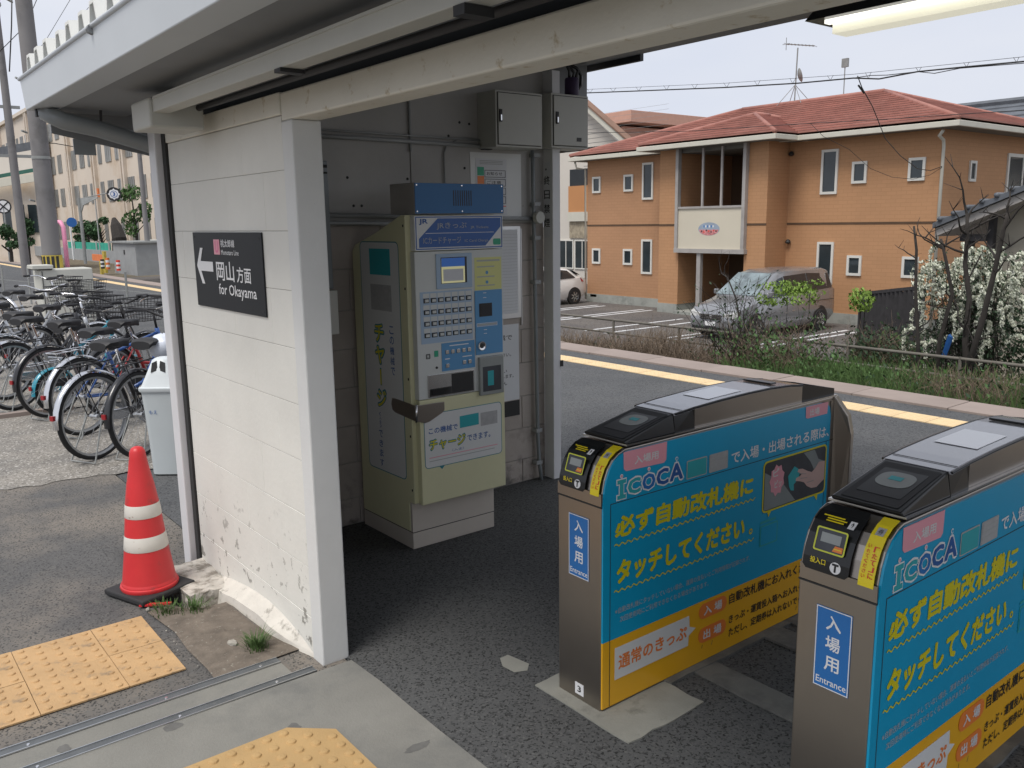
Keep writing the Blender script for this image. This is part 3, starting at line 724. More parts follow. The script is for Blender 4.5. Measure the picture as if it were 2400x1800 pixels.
f = wframe(3.12, 1.10); slab(f, 0, 0, .37, .575, 0, .012).build('frame', ALU, e); slab(f, .02, .03, .345, .555, .0125, .014).build('sheet', PAPER, e)
for k in range(26): slab(f, .03, .05+.019*k, .34, .0515+.019*k, .0143, .0147).build('rule_line', INKG, e)
slab(f, .375, -.05, .381, .56, .0, .01).build('chain', ALU, e)
e = wempty('notice_sheet', (3.33, 4.3, .46), 'large white notice with a black foot strip beside the machine', 'notice')
f = wframe(3.02, .46); slab(f, 0, .105, .455, .60, 0, .002).build('sheet', PAPER, e); slab(f, 0, 0, .455, .10, 0, .003).build('foot_strip', INKK, e)
text('この機械で', f, .13, .50, .40, .535, .0023, INKK, e, .012)
for k, (a, t) in enumerate(((.395, 'ください。'), (.29, 'お願い'), (.255, 'いたします。'), (.21, 'ません'), (.175, 'て'))): text(t, f, .25, a, .3+.018*len(t), a+.024, .0023, INKK, e, .01)

# fluorescent fitting -----------------------------------------------
e = wempty('fluorescent_fitting', (2.6, 1.2, 2.3), 'lit fluorescent fitting hanging beyond the white beam at top right', 'light fitting')
MB().prism([(2.50, 1.66, 2.302), (2.54, 1.64, 2.352), (2.66, 1.64, 2.352), (2.70, 1.66, 2.302)], (0, -1.5, 0)).build('reflector', BLACK, e)
MB().prism([(2.56, 1.60, 2.262), (2.56, 1.60, 2.3015), (2.64, 1.60, 2.3015), (2.64, 1.60, 2.262)], (0, -1.4, 0)).build('diffuser', TUBE, e)
MB().box(2.530, .2, 2.290, 2.558, 1.61, 2.3015).build('lit_edge', TUBEL, e)
for y in (1.3, .5): MB().box(2.59, y, 2.352, 2.61, y+.03, ZR(2.6)-.012).build('hanger', BLACKM, e)

# ================================================================== TICKET MACHINE
tm = wempty('ticket_machine', (2.56, 4.0, 0), 'tall cream and blue ticket machine standing against the back wall', 'ticket machine')
MB().box(2.285, 3.742, 0, 2.823, 4.27, .088).build('plinth', MBASE, tm, bevel=.003)
MB().box(2.289, 3.746, .086, 2.819, 4.268, .094).build('plinth_gap', GROOVE, tm)
MB().box(2.285, 3.742, .094, 2.823, 3.76, .27).build('base_panel', MBASE, tm)
bd = MB().prism([(2.2835, 3.765, .094), (2.2835, 3.765, .256), (2.2835, 3.712, .258), (2.2835, 3.712, 1.742), (2.2835, 3.75, 1.742), (2.2835, 4.01, 1.655), (2.2835, 4.23, 1.593), (2.2835, 4.265, 1.56), (2.2835, 4.268, .094)], (.555, 0, 0)).build('cabinet', MCREAM, tm, bevel=.004)
fr = Fr((2.30, 3.67, 0), (1, 0, 0), (0, 0, 1))
fp_ = slab(fr, .006, .256, .556, .812, -.041, 0).build('lower_door', MCREAM, tm, bevel=.004)
slab(fr, .006, .815, .556, 1.562, -.041, 0).build('upper_door', MGREY, tm, bevel=.003)
hp = slab(fr, .012, 1.566, .562, 1.738, -.041, 0).build('header_panel', BUBW, tm, bevel=.002)
sp = MB().box(2.318, 3.672, 1.746, 2.868, 3.90, 1.897).build('speaker_box', POSTG, tm, bevel=.002)
slab(fr, .020, 1.748, .566, 1.895, -.002, .003).build('speaker_face', SPKB, sp)
fr.O.y -= 0
for k in range(9): slab(fr, .246+.0135*k, 1.785, .2515+.0135*k, 1.862, .0032, .0036).build('speaker_slot', INKK, sp)
for u in (.03, .30, .555):
    for v in (1.758, 1.885): MB().lathe([(0, -.0045), (.004, -.0042), (.005, -.003)], fr.p(u, v), 8, 'y').build('screw', CHROME, sp)
# header: blue board with slanted corners
ring(fr, [(.018, 1.572), (.556, 1.572), (.556, 1.733), (.018, 1.733)], [(.023, 1.577), (.551, 1.577), (.551, 1.728), (.023, 1.728)], .0006, 'header_border', HDRB, hp)
plate(fr, [(.036, 1.582), (.444, 1.582), (.546, 1.68), (.546, 1.724), (.150, 1.724), (.036, 1.625)], .0006, 'header_board', HDRB, hp)
slab(fr, .075, 1.650, .50, 1.6525, .0016, .002).build('header_line', INKW, hp)
text('JR', fr, .038, 1.692, .090, 1.722, .0016, INKN, hp, .03)
text('JRきっぷ', fr, .142, 1.668, .325, 1.704, .002, INKG, hp, .004)
text('JR Tickets', fr, .350, 1.668, .465, 1.684, .002, INKG, hp, .004)
text('ICカードチャージ', fr, .060, 1.598, .288, 1.632, .002, INKG, hp, .004)
text('IC Card Charge', fr, .312, 1.600, .462, 1.617, .002, INKG, hp, .004)
plate(fr, rpts(.495, 1.585, .545, 1.617, .008), .0008, 'card_mark', GRN, hp)
# screen
slab(fr, .130, 1.372, .352, 1.548, .0003, .005).build('screen_surround', MPALE, tm, bevel=.0015)
sc = slab(fr, .158, 1.398, .318, 1.530, .0052, .0062).build('screen_bezel', INKK, tm)
slab(fr, .160, 1.400, .304, 1.526, .0066, .0072).build('screen', SCRY, sc); slab(fr, .160, 1.483, .304, 1.526, .0075, .008).build('screen_header', SCRB, sc)
slab(fr, .170, 1.41, .294, 1.47, .0075, .008).build('screen_field', PAPER, sc)
nt_ = slab(fr, .370, 1.352, .546, 1.522, .0003, .0012).build('instruction_sticker', MCREAM, tm)
nt_.data.materials[0] = mat('sticker_pale_yellow', (.66, .66, .26), .5, var=.04)
for k, v in enumerate((1.500, 1.470, 1.418, 1.372)): slab(fr, .385, v, .385+(.15 if k == 0 else .115), v+(.009 if k == 0 else .006), .0014, .0018).build('text_line', INKG, nt_)
for v in (1.442, 1.392): plate(fr, [(.450+.009*math.cos(a*PI/6), v+.009*math.sin(a*PI/6)) for a in range(12)], .0014, 'dot', MBLUE, nt_)
# key field 4 x 7
kf = slab(fr, .030, 1.100, .350, 1.362, .0003, .0016).build('key_field', MPALE, tm)
kb = None
for r in range(4):
    for c in range(7):
        u, v = .066+.0435*c, 1.318-.0587*r
        slab(fr, u-.019, v+.013, u+.019, v+.036, .0018, .0022).build('key_label', MGREY, kf)
        if kb is None:
            kb = MB().prism([(-.016, 0, -.0115), (.016, 0, -.0115), (.016, 0, .0115), (-.016, 0, .0115)], (0, -.003, 0)).build('key', GROOVE, kf)
            kc = MB().prism([(-.011, -.003, -.007), (.011, -.003, -.007), (.011, -.003, .007), (-.011, -.003, .007)], (0, -.004, 0)).build('key_cap', MGREY, kf)
            o1, o2 = kb, kc
        else:
            o1 = kb.copy(); o2 = kc.copy(); COL.objects.link(o1); COL.objects.link(o2)
        o1.location = fr.p(u, v, .0018); o2.location = fr.p(u, v, .0018)
        for q in range(2): pass
# right blue column
bc = slab(fr, .366, 1.010, .546, 1.350, .0003, .005).build('ic_panel', MBLUE, tm, bevel=.002)
s_ = slab(fr, .392, 1.212, .476, 1.282, .0052, .0065).build('card_reader', BLACK, bc)
slab(fr, .398, 1.22, .470, 1.272, .0068, .0073).build('reader_window', BLACKM, bc)
ring(fr, [(.375, 1.160), (.510, 1.160), (.510, 1.178), (.375, 1.178)], [(.377, 1.162), (.508, 1.162), (.508, 1.176), (.377, 1.176)], .0053, 'slot_label', INKW, bc)
slab(fr, .379, 1.164, .506, 1.174, .0053, .0056).build('slot_text', INKG, bc)
MB().lathe([(0, -.010), (.014, -.010), (.018, -.012), (.024, -.012), (.026, -.006), (.026, 0)], fr.p(.400, 1.058, .004), 24, 'y').build('coin_dial', CHROME, bc, smooth=2)
MB().lathe([(0, -.0125), (.012, -.0125), (.012, -.010)], fr.p(.400, 1.058, .004), 16, 'y').build('coin_slot', INKK, bc)
for v in (1.335, 1.31, 1.14, 1.12): slab(fr, .42, v, .44, v+.003, .0053, .0056).build('text_line', INKW, bc)
# lower blue field with round buttons
lb = slab(fr, .150, .948, .360, 1.094, .0003, .0018).build('button_field', MBLUE, tm)
for k in range(5): slab(fr, .172+.035*k, 1.035, .194+.035*k, 1.057, .002, .006).build('button', SSL, lb, bevel=.003)
for (u, v) in ((.183, .975), (.290, .982), (.325, .982)): slab(fr, u-.011, v-.011, u+.011, v+.011, .002, .006).build('button', SSL, lb, bevel=.003)
for (u, v, w_) in ((.20, 1.075, .12), (.17, 1.008, .03), (.28, 1.010, .06)): slab(fr, u, v, u+w_, v+.005, .002, .0024).build('text_line', INKW, lb)
slab(fr, .105, 1.028, .130, 1.060, .0003, .0012).build('green_label', GRN, tm)
ring(fr, rpts(.055, 1.022, .080, 1.048, .004), rpts(.059, 1.026, .076, 1.044, .003), .0004, 'icon', INKK, tm)
text('口', fr, .061, 1.028, .074, 1.042, .0006, INKK, tm, .01)
MB().lathe([(0, -.004), (.006, -.004), (.007, 0)], fr.p(.118, .972), 10, 'y').build('keyhole', INKK, tm)
# ticket tray (recess framed and dark) and acrylic pocket
tr_ = slab(fr, .060, .820, .352, .938, .0004, .0045).build('ticket_tray', SSL, tm, bevel=.0015)
slab(fr, .205, .826, .345, .930, .0047, .0053).build('tray_recess', INKK, tr_); slab(fr, .068, .826, .203, .865, .0047, .0053).build('tray_lip', GROOVE, tr_)
slab(fr, .080, .834, .175, .862, .006, .010).build('ticket_slot', BLACK, tr_)
ap = slab(fr, .380, .790, .540, .998, .0004, .018).build('change_pocket', ACRYL, tm, bevel=.004)
slab(fr, .398, .81, .520, .945, .0182, .0187).build('pocket_opening', PHOTOD, ap); slab(fr, .43, .84, .47, .92, .0189, .0193).build('coin_light', TEAL, ap)
slab(fr, .40, .955, .48, .985, .0182, .0187).build('pocket_label', ACRYL, ap)
# lower door print: speech bubble
db = fp_
bo = rpts(.028, .447, .532, .738, .022); bi = rpts(.0315, .4505, .5285, .7345, .019)
plate(fr, bi, .0006, 'speech_bubble', BUBW, db); ring(fr, bo, bi, .0006, 'bubble_outline', TEALL, db)
plate(fr, [(.115, .449), (.150, .449), (.132, .430)], .0008, 'bubble_tail', TEALL, db)
plate(fr, [(.252, .632), (.376, .634), (.376, .698), (.252, .696)], .0014, 'teal_card', TEAL, db)
plate(fr, [(.390, .622), (.502, .622), (.502, .694), (.390, .694)], .0014, 'grey_card', CARDG, db)
text('この機械で', fr, .056, .628, .238, .662, .0014, INKN, db, .02)
text('チャージ', fr, .054, .536, .288, .602, .0014, TEALL, db, .075)
text('チャージ', fr, .0585, .5405, .2835, .5975, .0024, INKY, db, .02)
text('できます。', fr, .298, .552, .452, .588, .0014, INKN, db, .018)
text('（入金）', fr, .20, .514, .275, .528, .0014, INKN, db, .0)
for k, v in enumerate((.500, .482)): slab(fr, .055, v, .50-.02*k, v+.004, .0014, .0018).build('small_print', INKLP if k == 0 else INKG, db)
# bent stainless hinge plate over the corner
MB().prism([(2.2785, 3.895, .735), (2.2785, 3.905, .765), (2.2785, 3.895, .798), (2.2785, 3.86, .80), (2.2785, 3.665, .792), (2.2785, 3.665, .710), (2.2785, 3.87, .725)], (.005, 0, 0)).build('hasp_side', SS, tm, bevel=.0015)
MB().prism([(2.2785, 3.665, .712), (2.33, 3.665, .695), (2.36, 3.665, .70), (2.44, 3.665, .735), (2.452, 3.665, .75), (2.452, 3.665, .790), (2.40, 3.665, .792), (2.2785, 3.665, .793)], (0, -.006, 0)).build('hasp_front', SS, tm, bevel=.0015)
MB().tube([(2.281, 3.662, .706), (2.281, 3.662, .797)], .0065, 8).build('hasp_pin', CHROME, tm, smooth=True)
for z in (1.69, 1.38, .92, .62, .33): MB().box(2.281, 3.725, z-.006, 2.2845, 3.733, z+.006).build('side_lock', INKK, tm)
# side print
fsd = Fr((2.283, 4.26, 0), (0, -1, 0), (0, 0, 1))
so_, si_ = rpts(.085, .372, .480, 1.612, .03, 4), rpts(.090, .377, .475, 1.607, .026, 4)
plate(fsd, si_, .0006, 'side_bubble', BUBW, bd); ring(fsd, so_, si_, .0006, 'bubble_outline', TEALL, bd)
plate(fsd, [(.185, 1.44), (.395, 1.44), (.395, 1.575), (.185, 1.575)], .0014, 'teal_card', TEAL, bd)
plate(fsd, [(.185, 1.255), (.395, 1.255), (.395, 1.39), (.185, 1.39)], .0014, 'grey_card', CARDG, bd)
vtext('チャージ', fsd, .255, 1.185, .105, .117, .0014, TEALL, bd, .075); vtext('チャージ', fsd, .255, 1.180, .092, .1185, .0024, INKY, bd, .015)
vtext('この機械で', fsd, .382, 1.18, .042, .054, .0014, INKN, bd, .015)
vtext('（入金）', fsd, .228, .70, .02, .022, .0014, INKN, bd)
vtext('できます', fsd, .228, .60, .040, .054, .0014, INKN, bd, .015)

# ================================================================== TICKET GATES
def make_gate():
    g = empty('ticket_gate', (1.955, 1.987, 0))
    Wd = .225; L = 1.385
    # side outline: nose, deck
    nose = [(.0, .0), (.0, .748), (.004, .80), (.014, .845), (.030, .882), (.052, .910), (.080, .928), (.112, .9385), (1.36, .9445), (1.41, .942), (1.41, .0)]
    body = MB().prism([(x, .006, z) for x, z in nose if True], (0, Wd-.006, 0)).build('body', SS, g, bevel=.004)
    body.data.transform(Matrix.Identity(4))
    # seam between base and head on the front and a lift of the head front
    MB().box(-.0035, .004, .750, .01, Wd, .7545).build('front_seam', GROOVE, g)
    MB().box(-.0045, .003, .757, .0, Wd-.004, .80).build('front_band', SS, g)
    # printed side panel
    sf = Fr((0, 0, 0), (1, 0, 0), (0, 0, 1))
    pn = MB().prism([sf.p(u, v, -.007) for u, v in [(.003, .262), (.003, .753), (.007, .80), (.017, .843), (.034, .880), (.056, .9065), (.084, .9225), (.115, .9305), (1.30, .9305), (1.33, .922), (1.352, .905), (1.362, .87), (1.362, .262)]], sf.N*.007).build('side_panel_top', BLUE, g)
    po = slab(sf, .003, .012, 1.362, .2615, -.007, 0).build('side_panel_bottom', ORANGE, g)
    slab(sf, 1.3625, .012, 1.41, .93, -.007, -.001).build('end_trim', SS, g)
    d = .0006
    slab(sf, .036, .014, .0385, .757, d, d+.0004).build('panel_joint', GROOVE, g); slab(sf, .036, .757, 1.40, .7595, d, d+.0004).build('panel_joint', GROOVE, g)
    slab(sf, 1.335, .014, 1.3375, .757, d, d+.0004).build('panel_joint', GROOVE, g)
    d = .0012
    plate(sf, [(.096, .9305), (.098, .872), (.108, .862), (.300, .856), (.312, .866), (.314, .9305)], d, 'entrance_tab', INKLP, pn)
    text('入場用', sf, .150, .877, .270, .907, d+.001, BUBW, pn, .02)
    plate(sf, [(1.170, .9305), (1.172, .885), (1.185, .880), (1.33, .880), (1.335, .9305)], d, 'exit_tab', INKLP, pn); text('出場', sf, 1.20, .888, 1.27, .918, d+.001, BUBW, pn, .02)
    # ICOCA letters with outlines, dark blue on pale
    for k, (ch, u0, u1, v0, v1, m) in enumerate((('I', .063, .112, .768, .836, TEAL), ('C', .114, .186, .770, .834, TEAL), ('O', .186, .260, .770, .836, LBLUE), ('C', .258, .330, .772, .840, INKN), ('A', .328, .408, .774, .846, INKN))):
        if ch == 'I':
            def ser(e): return [(u0+.004-e, v0-e), (u1-.004+e, v0-e), (u1-.004+e, v0+.014+e), ((u0+u1)/2+.009+e, v0+.014+e), ((u0+u1)/2+.009+e, v1-.014-e), (u1-.004+e, v1-.014-e), (u1-.004+e, v1+e), (u0+.004-e, v1+e), (u0+.004-e, v1-.014-e), ((u0+u1)/2-.009-e, v1-.014-e), ((u0+u1)/2-.009-e, v0+.014+e), (u0+.004-e, v0+.014+e)]
            plate(sf, ser(.0038), d, 'lettering', INKW, pn); plate(sf, ser(0), d+.001, 'lettering', m, pn)
        else:
            text(ch, sf, u0, v0, u1, v1, d, INKW, pn, .095); text(ch, sf, u0+.0045, v0+.0045, u1-.0045, v1-.0045, d+.001, m, pn, .04)
        if k in (0, 2, 4):
            for (rr, mm, dd) in ((.0075, INKW, d+.0002), (.0045, INKLP if k < 4 else BLUE, d+.0012)): plate(sf, [((u0+u1)/2+rr*math.cos(a*PI/5), v1+.012+rr*math.sin(a*PI/5)) for a in range(10)], dd, 'letter_dot', mm, pn)
    for (u0, u1, m) in ((.424, .538, TEAL), (.552, .662, CARDG)):
        plate(sf, rpts(u0, .768, u1, .838, .005), d, 'card_border', INKG, pn); plate(sf, rpts(u0+.004, .772, u1-.004, .834, .004), d+.001, 'card', m, pn)
    for k in range(3): slab(sf, .56, .785+.016*k, .655, .791+.016*k, d+.002, d+.0024).build('card_line', INKG, pn)
    text('で入場・出場される際は、', sf, .685, .776, 1.352, .826, d, INKW, pn, .02)
    text('必ず自動改札機に', sf, .058, .630, .826, .706, d, INKY, pn, .044, shear=.06)
    wavy(sf, .056, .845, .606, .0045, .030, .0048, d+.0004, INKY, pn)
    text('タッチしてください', sf, .066, .460, .780, .546, d, INKY, pn, .048, shear=.06); text('。', sf, .812, .462, .836, .486, d, INKY, pn, .02)
    wavy(sf, .056, .845, .437, .0045, .030, .0048, d+.0004, INKY, pn)
    text('※自動改札機にタッチしていない場合、運賃の支払いとご利用情報が記録されず、', sf, .062, .352, .825, .374, d, INKG, pn, .0)
    text('次回使用時にご利用できなくなる場合があります。', sf, .086, .316, .568, .338, d, INKG, pn, .0)
    # photo of a hand touching a card on the reader
    pb_, pi_ = rpts(.892, .530, 1.342, .746, .022), rpts(.899, .537, 1.335, .739, .018)
    ring(sf, pb_, pi_, d+.0004, 'photo_border', INKY, pn); plate(sf, pi_, d, 'photo', PHOTOD, pn)
    plate(sf, [(.93, .530), (.955, .530), (.938, .508)], d+.0002, 'border_tail', INKY, pn); plate(sf, [(1.262, .530), (1.288, .530), (1.283, .505)], d+.0002, 'border_tail', INKY, pn)
    plate(sf, [(.903, .541), (1.12, .541), (1.02, .640), (.903, .700)], d+.001, 'photo_reader', PHOTOG, pn)
    plate(sf, [(1.17, .735), (1.25, .735), (1.28, .69), (1.33, .67), (1.33, .60), (1.28, .61), (1.22, .69)], d+.0006, 'photo_sleeve', PHOTOG, pn)
    plate(sf, [(1.33, .672), (1.285, .676), (1.262, .655), (1.235, .640), (1.20, .652), (1.165, .668), (1.135, .672), (1.128, .662), (1.158, .646), (1.150, .640), (1.120, .636), (1.118, .624), (1.150, .616), (1.180, .606), (1.200, .586), (1.235, .570), (1.275, .566), (1.305, .580), (1.33, .590)], d+.0014, 'photo_hand', SKIN, pn)
    for (a, b_) in (((1.14, .651), (1.19, .640)), ((1.15, .628), (1.20, .622)), ((1.20, .60), (1.25, .60))):
        plate(sf, [(a[0], a[1]), (b_[0], b_[1]), (b_[0], b_[1]+.002), (a[0], a[1]+.002)], d+.0024, 'finger_line', PHOTOG, pn)
    plate(sf, [(1.062, .655), (1.105, .690), (1.150, .664), (1.135, .628), (1.105, .612), (1.108, .585), (1.085, .590), (1.072, .610)], d+.0012, 'photo_card', TEAL, pn)
    plate(sf, [(.985+(.052 if a % 2 else .043)*math.cos(a*PI/9), .655+(.068 if a % 2 else .056)*math.sin(a*PI/9)) for a in range(18)], d+.002, 'sound_burst', INKLP, pn)
    text('ピ', sf, .955, .672, .995, .705, d+.003, BUBW, pn, .02); text('ピッ', sf, .968, .622, 1.015, .655, d+.003, BUBW, pn, .02)
    # small teal card that stands in the clear blue field
    plate(sf, rpts(.885, .390, 1.005, .480, .006), d, 'card_border', TEAL, pn); plate(sf, rpts(.892, .397, .998, .473, .005), d+.001, 'card', BLUE, pn)
    slab(sf, .885, .488, .99, .498, d, d+.0004).build('small_print', TEAL, pn)
    # orange strip
    plate(sf, [(.062, .105), (.456, .105), (.458, .145), (.498, .165), (.462, .180), (.458, .226), (.062, .226)], d, 'white_arrow_box', BUBW, po)
    text('通常のきっぷ', sf, .080, .138, .446, .195, d+.001, INKO, po, .03)
    for v, s in ((.187, '入 場'), (.088, '出 場')):
        plate(sf, rpts(.516, v, .684, v+.062, .03, 5), d, 'pill', INKO, po); text(s, sf, .545, v+.012, .655, v+.050, d+.001, BUBW, po, .025)
    text('自動改札機にお入れください。', sf, .700, .199, 1.335, .243, d, INKK, po, .02)
    text('きっぷ・運賃投入箱へお入れください。', sf, .702, .116, 1.335, .152, d, INKK, po, .02)
    text('ただし、定期券は入れないでください。', sf, .704, .060, 1.335, .096, d, INKK, po, .02)
    for k in (1, 4, 5, 9, 12):
        u = .08+1.2*((k*.381) % 1); v = .03+.06*((k*.617) % 1); ln = .008+.02*((k*.27) % 1); sl_ = ((k*.77) % 1)-.5
        plate(sf, [(u, v), (u+.002, v-.001), (u+.002+ln*sl_, v+ln), (u+ln*sl_, v+ln)], d, 'scuff', GROOVE if k % 3 else SSL, po, th=.0002)
    # top deck: rail, black card wedge, grey hood, black end funnel
    MB().box(.118, .004, .945, 1.408, Wd-.002, .951).build('deck_rail', SSL, g)
    a, b_ = .012, Wd-.010
    wd = MB().hexa([(.118, a, .9515), (.3735, a, .9515), (.3735, b_, .9515), (.118, b_, .9515), (.112, a+.004, .962), (.372, a+.012, 1.018), (.372, b_-.012, 1.018), (.112, b_-.004, .962)])
    wdo = wd.build('card_wedge', BLACK, g, bevel=.004)
    MB().hexa([(.3738, a+.001, .9515), (.482, a+.002, .9515), (.482, b_-.002, .9515), (.3738, b_-.001, .9515), (.3738, a+.012, 1.0175), (.482, a+.010, 1.0265), (.482, b_-.010, 1.0265), (.3738, b_-.012, 1.0175)]).build('hood_shoulder', BLACK, g)
    tf = Fr((.112, Wd/2, .962), (0, -1, 0), (.26, 0, .056))      # plane of the wedge top: u right, v up the slope
    plate(tf, rpts(-.080, .015, .080, .250, .004), .0008, 'reader_glass', BLACKM, wdo); plate(tf, rpts(-.062, .06, .062, .215, .004), .0016, 'reader_field', BLACK, wdo)
    plate(tf, [(.050*math.copysign(abs(math.cos(t))**.75, math.cos(t)), .155+.045*math.copysign(abs(math.sin(t))**.75, math.sin(t))) for t in [2*PI*k/28 for k in range(28)]], .0026, 'touch_target', ACRYL, wdo)
    plate(tf, [(-.020, .15), (.016, .15), (.016, .172), (-.020, .172)], .0036, 'card_icon', TEAL, wdo)
    HP = [(.374, 1.0195), (.482, 1.0285), (.64, 1.036), (.80, 1.040), (.95, 1.040), (1.08, 1.034), (1.164, 1.024)]
    hb = MB().prism([(.4825, a+.004, .9515)]+[(x, a+.004, z-.008) for x, z in HP[1:]]+[(1.164, a+.004, .9515)], (0, b_-a-.008, 0)).build('hood_side', SS, g)
    b3 = MB()
    for (p, q) in zip(HP, HP[1:]): b3.hexa([(p[0], a+.002, p[1]-.008), (q[0], a+.002, q[1]-.008), (q[0], b_-.002, q[1]-.008), (p[0], b_-.002, p[1]-.008), (p[0], a+.010, p[1]), (q[0], a+.010, q[1]), (q[0], b_-.010, q[1]), (p[0], b_-.010, p[1])])
    ho = b3.build('hood_top', HOODM, g)
    for y in (a+.001, b_-.007): MB().tube([(x, y+.003, z-.003) for x, z in HP], .0045, 6).build('hood_edge', BLACK, ho)
    MB().hexa([(.60, .05, 1.0358), (.80, .05, 1.0412), (.80, .175, 1.0412), (.60, .175, 1.0358), (.60, .05, 1.0366), (.80, .05, 1.042), (.80, .175, 1.042), (.60, .175, 1.0366)]).build('display_window', DISPM, ho)
    MB().box(.415, .02, 1.0243, .418, .205, 1.0255).build('hood_seam', GROOVE, ho)
    MB().box(.99, .05, 1.040, 1.03, .185, 1.047).build('hood_handle', BLACK, ho, bevel=.003)
    # end funnel: open black box, higher towards the hood
    MB().hexa([(1.165, a+.004, .9515), (1.405, a+.004, .9515), (1.405, a+.010, .9515), (1.165, a+.010, .9515), (1.165, a+.004, 1.022), (1.405, a+.004, .978), (1.405, a+.010, .978), (1.165, a+.010, 1.022)]).build('funnel_side', BLACK, g)
    MB().hexa([(1.165, b_-.012, .9515), (1.405, b_-.012, .9515), (1.405, b_-.006, .9515), (1.165, b_-.006, .9515), (1.165, b_-.012, 1.022), (1.405, b_-.012, .978), (1.405, b_-.006, .978), (1.165, b_-.006, 1.022)]).build('funnel_side', BLACK, g)
    MB().box(1.398, a+.010, .9515, 1.405, b_-.012, .978).build('funnel_end', BLACK, g)
    MB().hexa([(1.166, a+.010, .9516), (1.397, a+.010, .9516), (1.397, b_-.012, .9516), (1.166, b_-.012, .9516), (1.166, a+.010, 1.014), (1.397, a+.010, .956), (1.397, b_-.012, .956), (1.166, b_-.012, 1.014)]).build('funnel_floor', BLACKM, g)
    # flap housing bulging at the far end
    MB().prism([(1.385, -.001, .945), (1.425, -.045, .86), (1.43, -.06, .78), (1.43, -.06, .50), (1.41, -.02, .38), (1.385, -.001, .33), (1.385, .02, .33), (1.385, .02, .945)], (.055, .02, 0)).build('flap_housing', SS, g, bevel=.004)
    # nose: black display plate following the curve, yellow sticker
    NP = [(-.0005, .79), (.0, .80), (.0035, .822), (.012, .850), (.026, .880), (.048, .908), (.076, .927), (.108, .938)]
    def nosestrip(y0, y1, i0, i1, off, name, m, par, cut=.010):
        b = MB(); P = []
        for i in range(i0, i1+1):
            x, z = NP[i]; q = NP[min(i+1, len(NP)-1)]; r_ = NP[max(i-1, 0)]
            t = Vector((q[0]-r_[0], 0, q[1]-r_[1])).normalized(); n = Vector((-t.z, 0, t.x)); e_ = cut if i in (i0, i1) else 0
            P.append((Vector((x, 0, z))+n*off, n, e_))
        for (p, n, e1), (q, n2, e2) in zip(P, P[1:]):
            A = [(p.x, y0+e1, p.z), (p.x, y1-e1, p.z), (q.x, y1-e2, q.z), (q.x, y0+e2, q.z)]
            B = [(p.x-n.x*-.001, y0+e1, p.z+n.z*.001), (p.x+n.x*.001, y1-e1, p.z+n.z*.001), (q.x+n2.x*.001, y1-e2, q.z+n2.z*.001), (q.x+n2.x*.001, y0+e2, q.z+n2.z*.001)]
            b.hexa(A+B)
        return b.build(name, m, par, fix=True)
    dp = nosestrip(.082, .214, 0, 7, .0045, 'display_plate', BLACK, g)
    ys = nosestrip(.014, .056, 0, 7, .0045, 'instruction_sticker', YLW, g, cut=0)
    # frame tangent to the nose middle (around i=3..4)
    tz = Vector((.020, 0, .058)).normalized()
    nf = Fr((.0065, .215, .838), (0, -1, 0), tz)
    dd = .0085
    ring(nf, rpts(.026, .004, .114, .068, .006), rpts(.030, .008, .110, .064, .004), dd, 'window_frame', INKLY, dp, th=.001)
    plate(nf, rpts(.030, .008, .110, .064, .004), dd-.0006, 'ticket_window', PHOTOD, dp); plate(nf, [(.042, .030), (.098, .030), (.098, .055), (.042, .055)], dd+.0004, 'ticket_picture', ACRYL, dp)
    plate(nf, [(.080, .012), (.108, .012), (.108, .027), (.086, .027)], dd+.0012, 'ticket_slot_arrow', INKO, dp)
    plate(nf, [(.084, .018), (.106, .018), (.106, .0205), (.084, .0205)], dd+.002, 'slot_line', YLW, dp)
    lf = Fr((.001, .215, .795), (0, -1, 0), (.005, 0, .04))
    text('投入口', lf, .022, .014, .066, .030, .0068, YLW, dp, .02); text('Insert', lf, .032, .004, .058, .010, .0068, YLW, dp, .0)
    plate(lf, [(.095+.0155*math.cos(a*PI/10), .016+.0155*math.sin(a*PI/10)) for a in range(20)], .0068, 'round_icon', INKW, dp)
    text('T', lf, .086, .005, .104, .027, .0078, INKK, dp, .05)
    uf = Fr((.040, .215, .902), (0, -1, 0), Vector((.03, 0, .020)))
    for k, (n_, w_) in enumerate(((.020, .060), (.034, .055), (.034, .050))): slab(uf, n_, .026-.008*k, n_+w_, .030-.008*k, .009, .0094).build('text_line', YLW, dp)
    plate(uf, [(.098, .002), (.116, .002), (.116, .028), (.098, .028)], .009, 'ticket_icon', INKW, dp); text('↑', uf, .103, .006, .111, .024, .0098, INKK, dp, .03)
    def on_nose(ob, y_left, off):
        S_ = [0]
        for p_, q_ in zip(NP[1:], NP[2:]): S_.append(S_[-1]+math.hypot(q_[0]-p_[0], q_[1]-p_[1]))
        for v_ in ob.data.vertices:
            u_, s_, dd_ = v_.co.x, v_.co.z, -v_.co.y; i_ = 0
            while i_ < len(S_)-2 and s_ > S_[i_+1]: i_ += 1
            p_, q_ = NP[i_+1], NP[i_+2]; f_ = (s_-S_[i_])/(S_[i_+1]-S_[i_]); t_ = Vector((q_[0]-p_[0], 0, q_[1]-p_[1])).normalized()
            v_.co = Vector((p_[0]+(q_[0]-p_[0])*f_-t_.z*(off+dd_), y_left-u_, p_[1]+(q_[1]-p_[1])*f_+t_.x*(off+dd_)))
    fl = Fr((0, 0, 0), (1, 0, 0), (0, 0, 1))
    on_nose(vtext('「たて」に', fl, .030, .092, .0135, .0165, .0, RED, ys, .03), .056, .0068); on_nose(vtext('いれてください', fl, .011, .096, .0095, .0125, .0, RED, ys, .015), .056, .0068)
    sf2 = Fr((.0045, .058, .800), (0, -1, 0), Vector((.018, 0, .072)))
    uf2 = Fr((.046, .058, .906), (0, -1, 0), Vector((.03, 0, .020)))
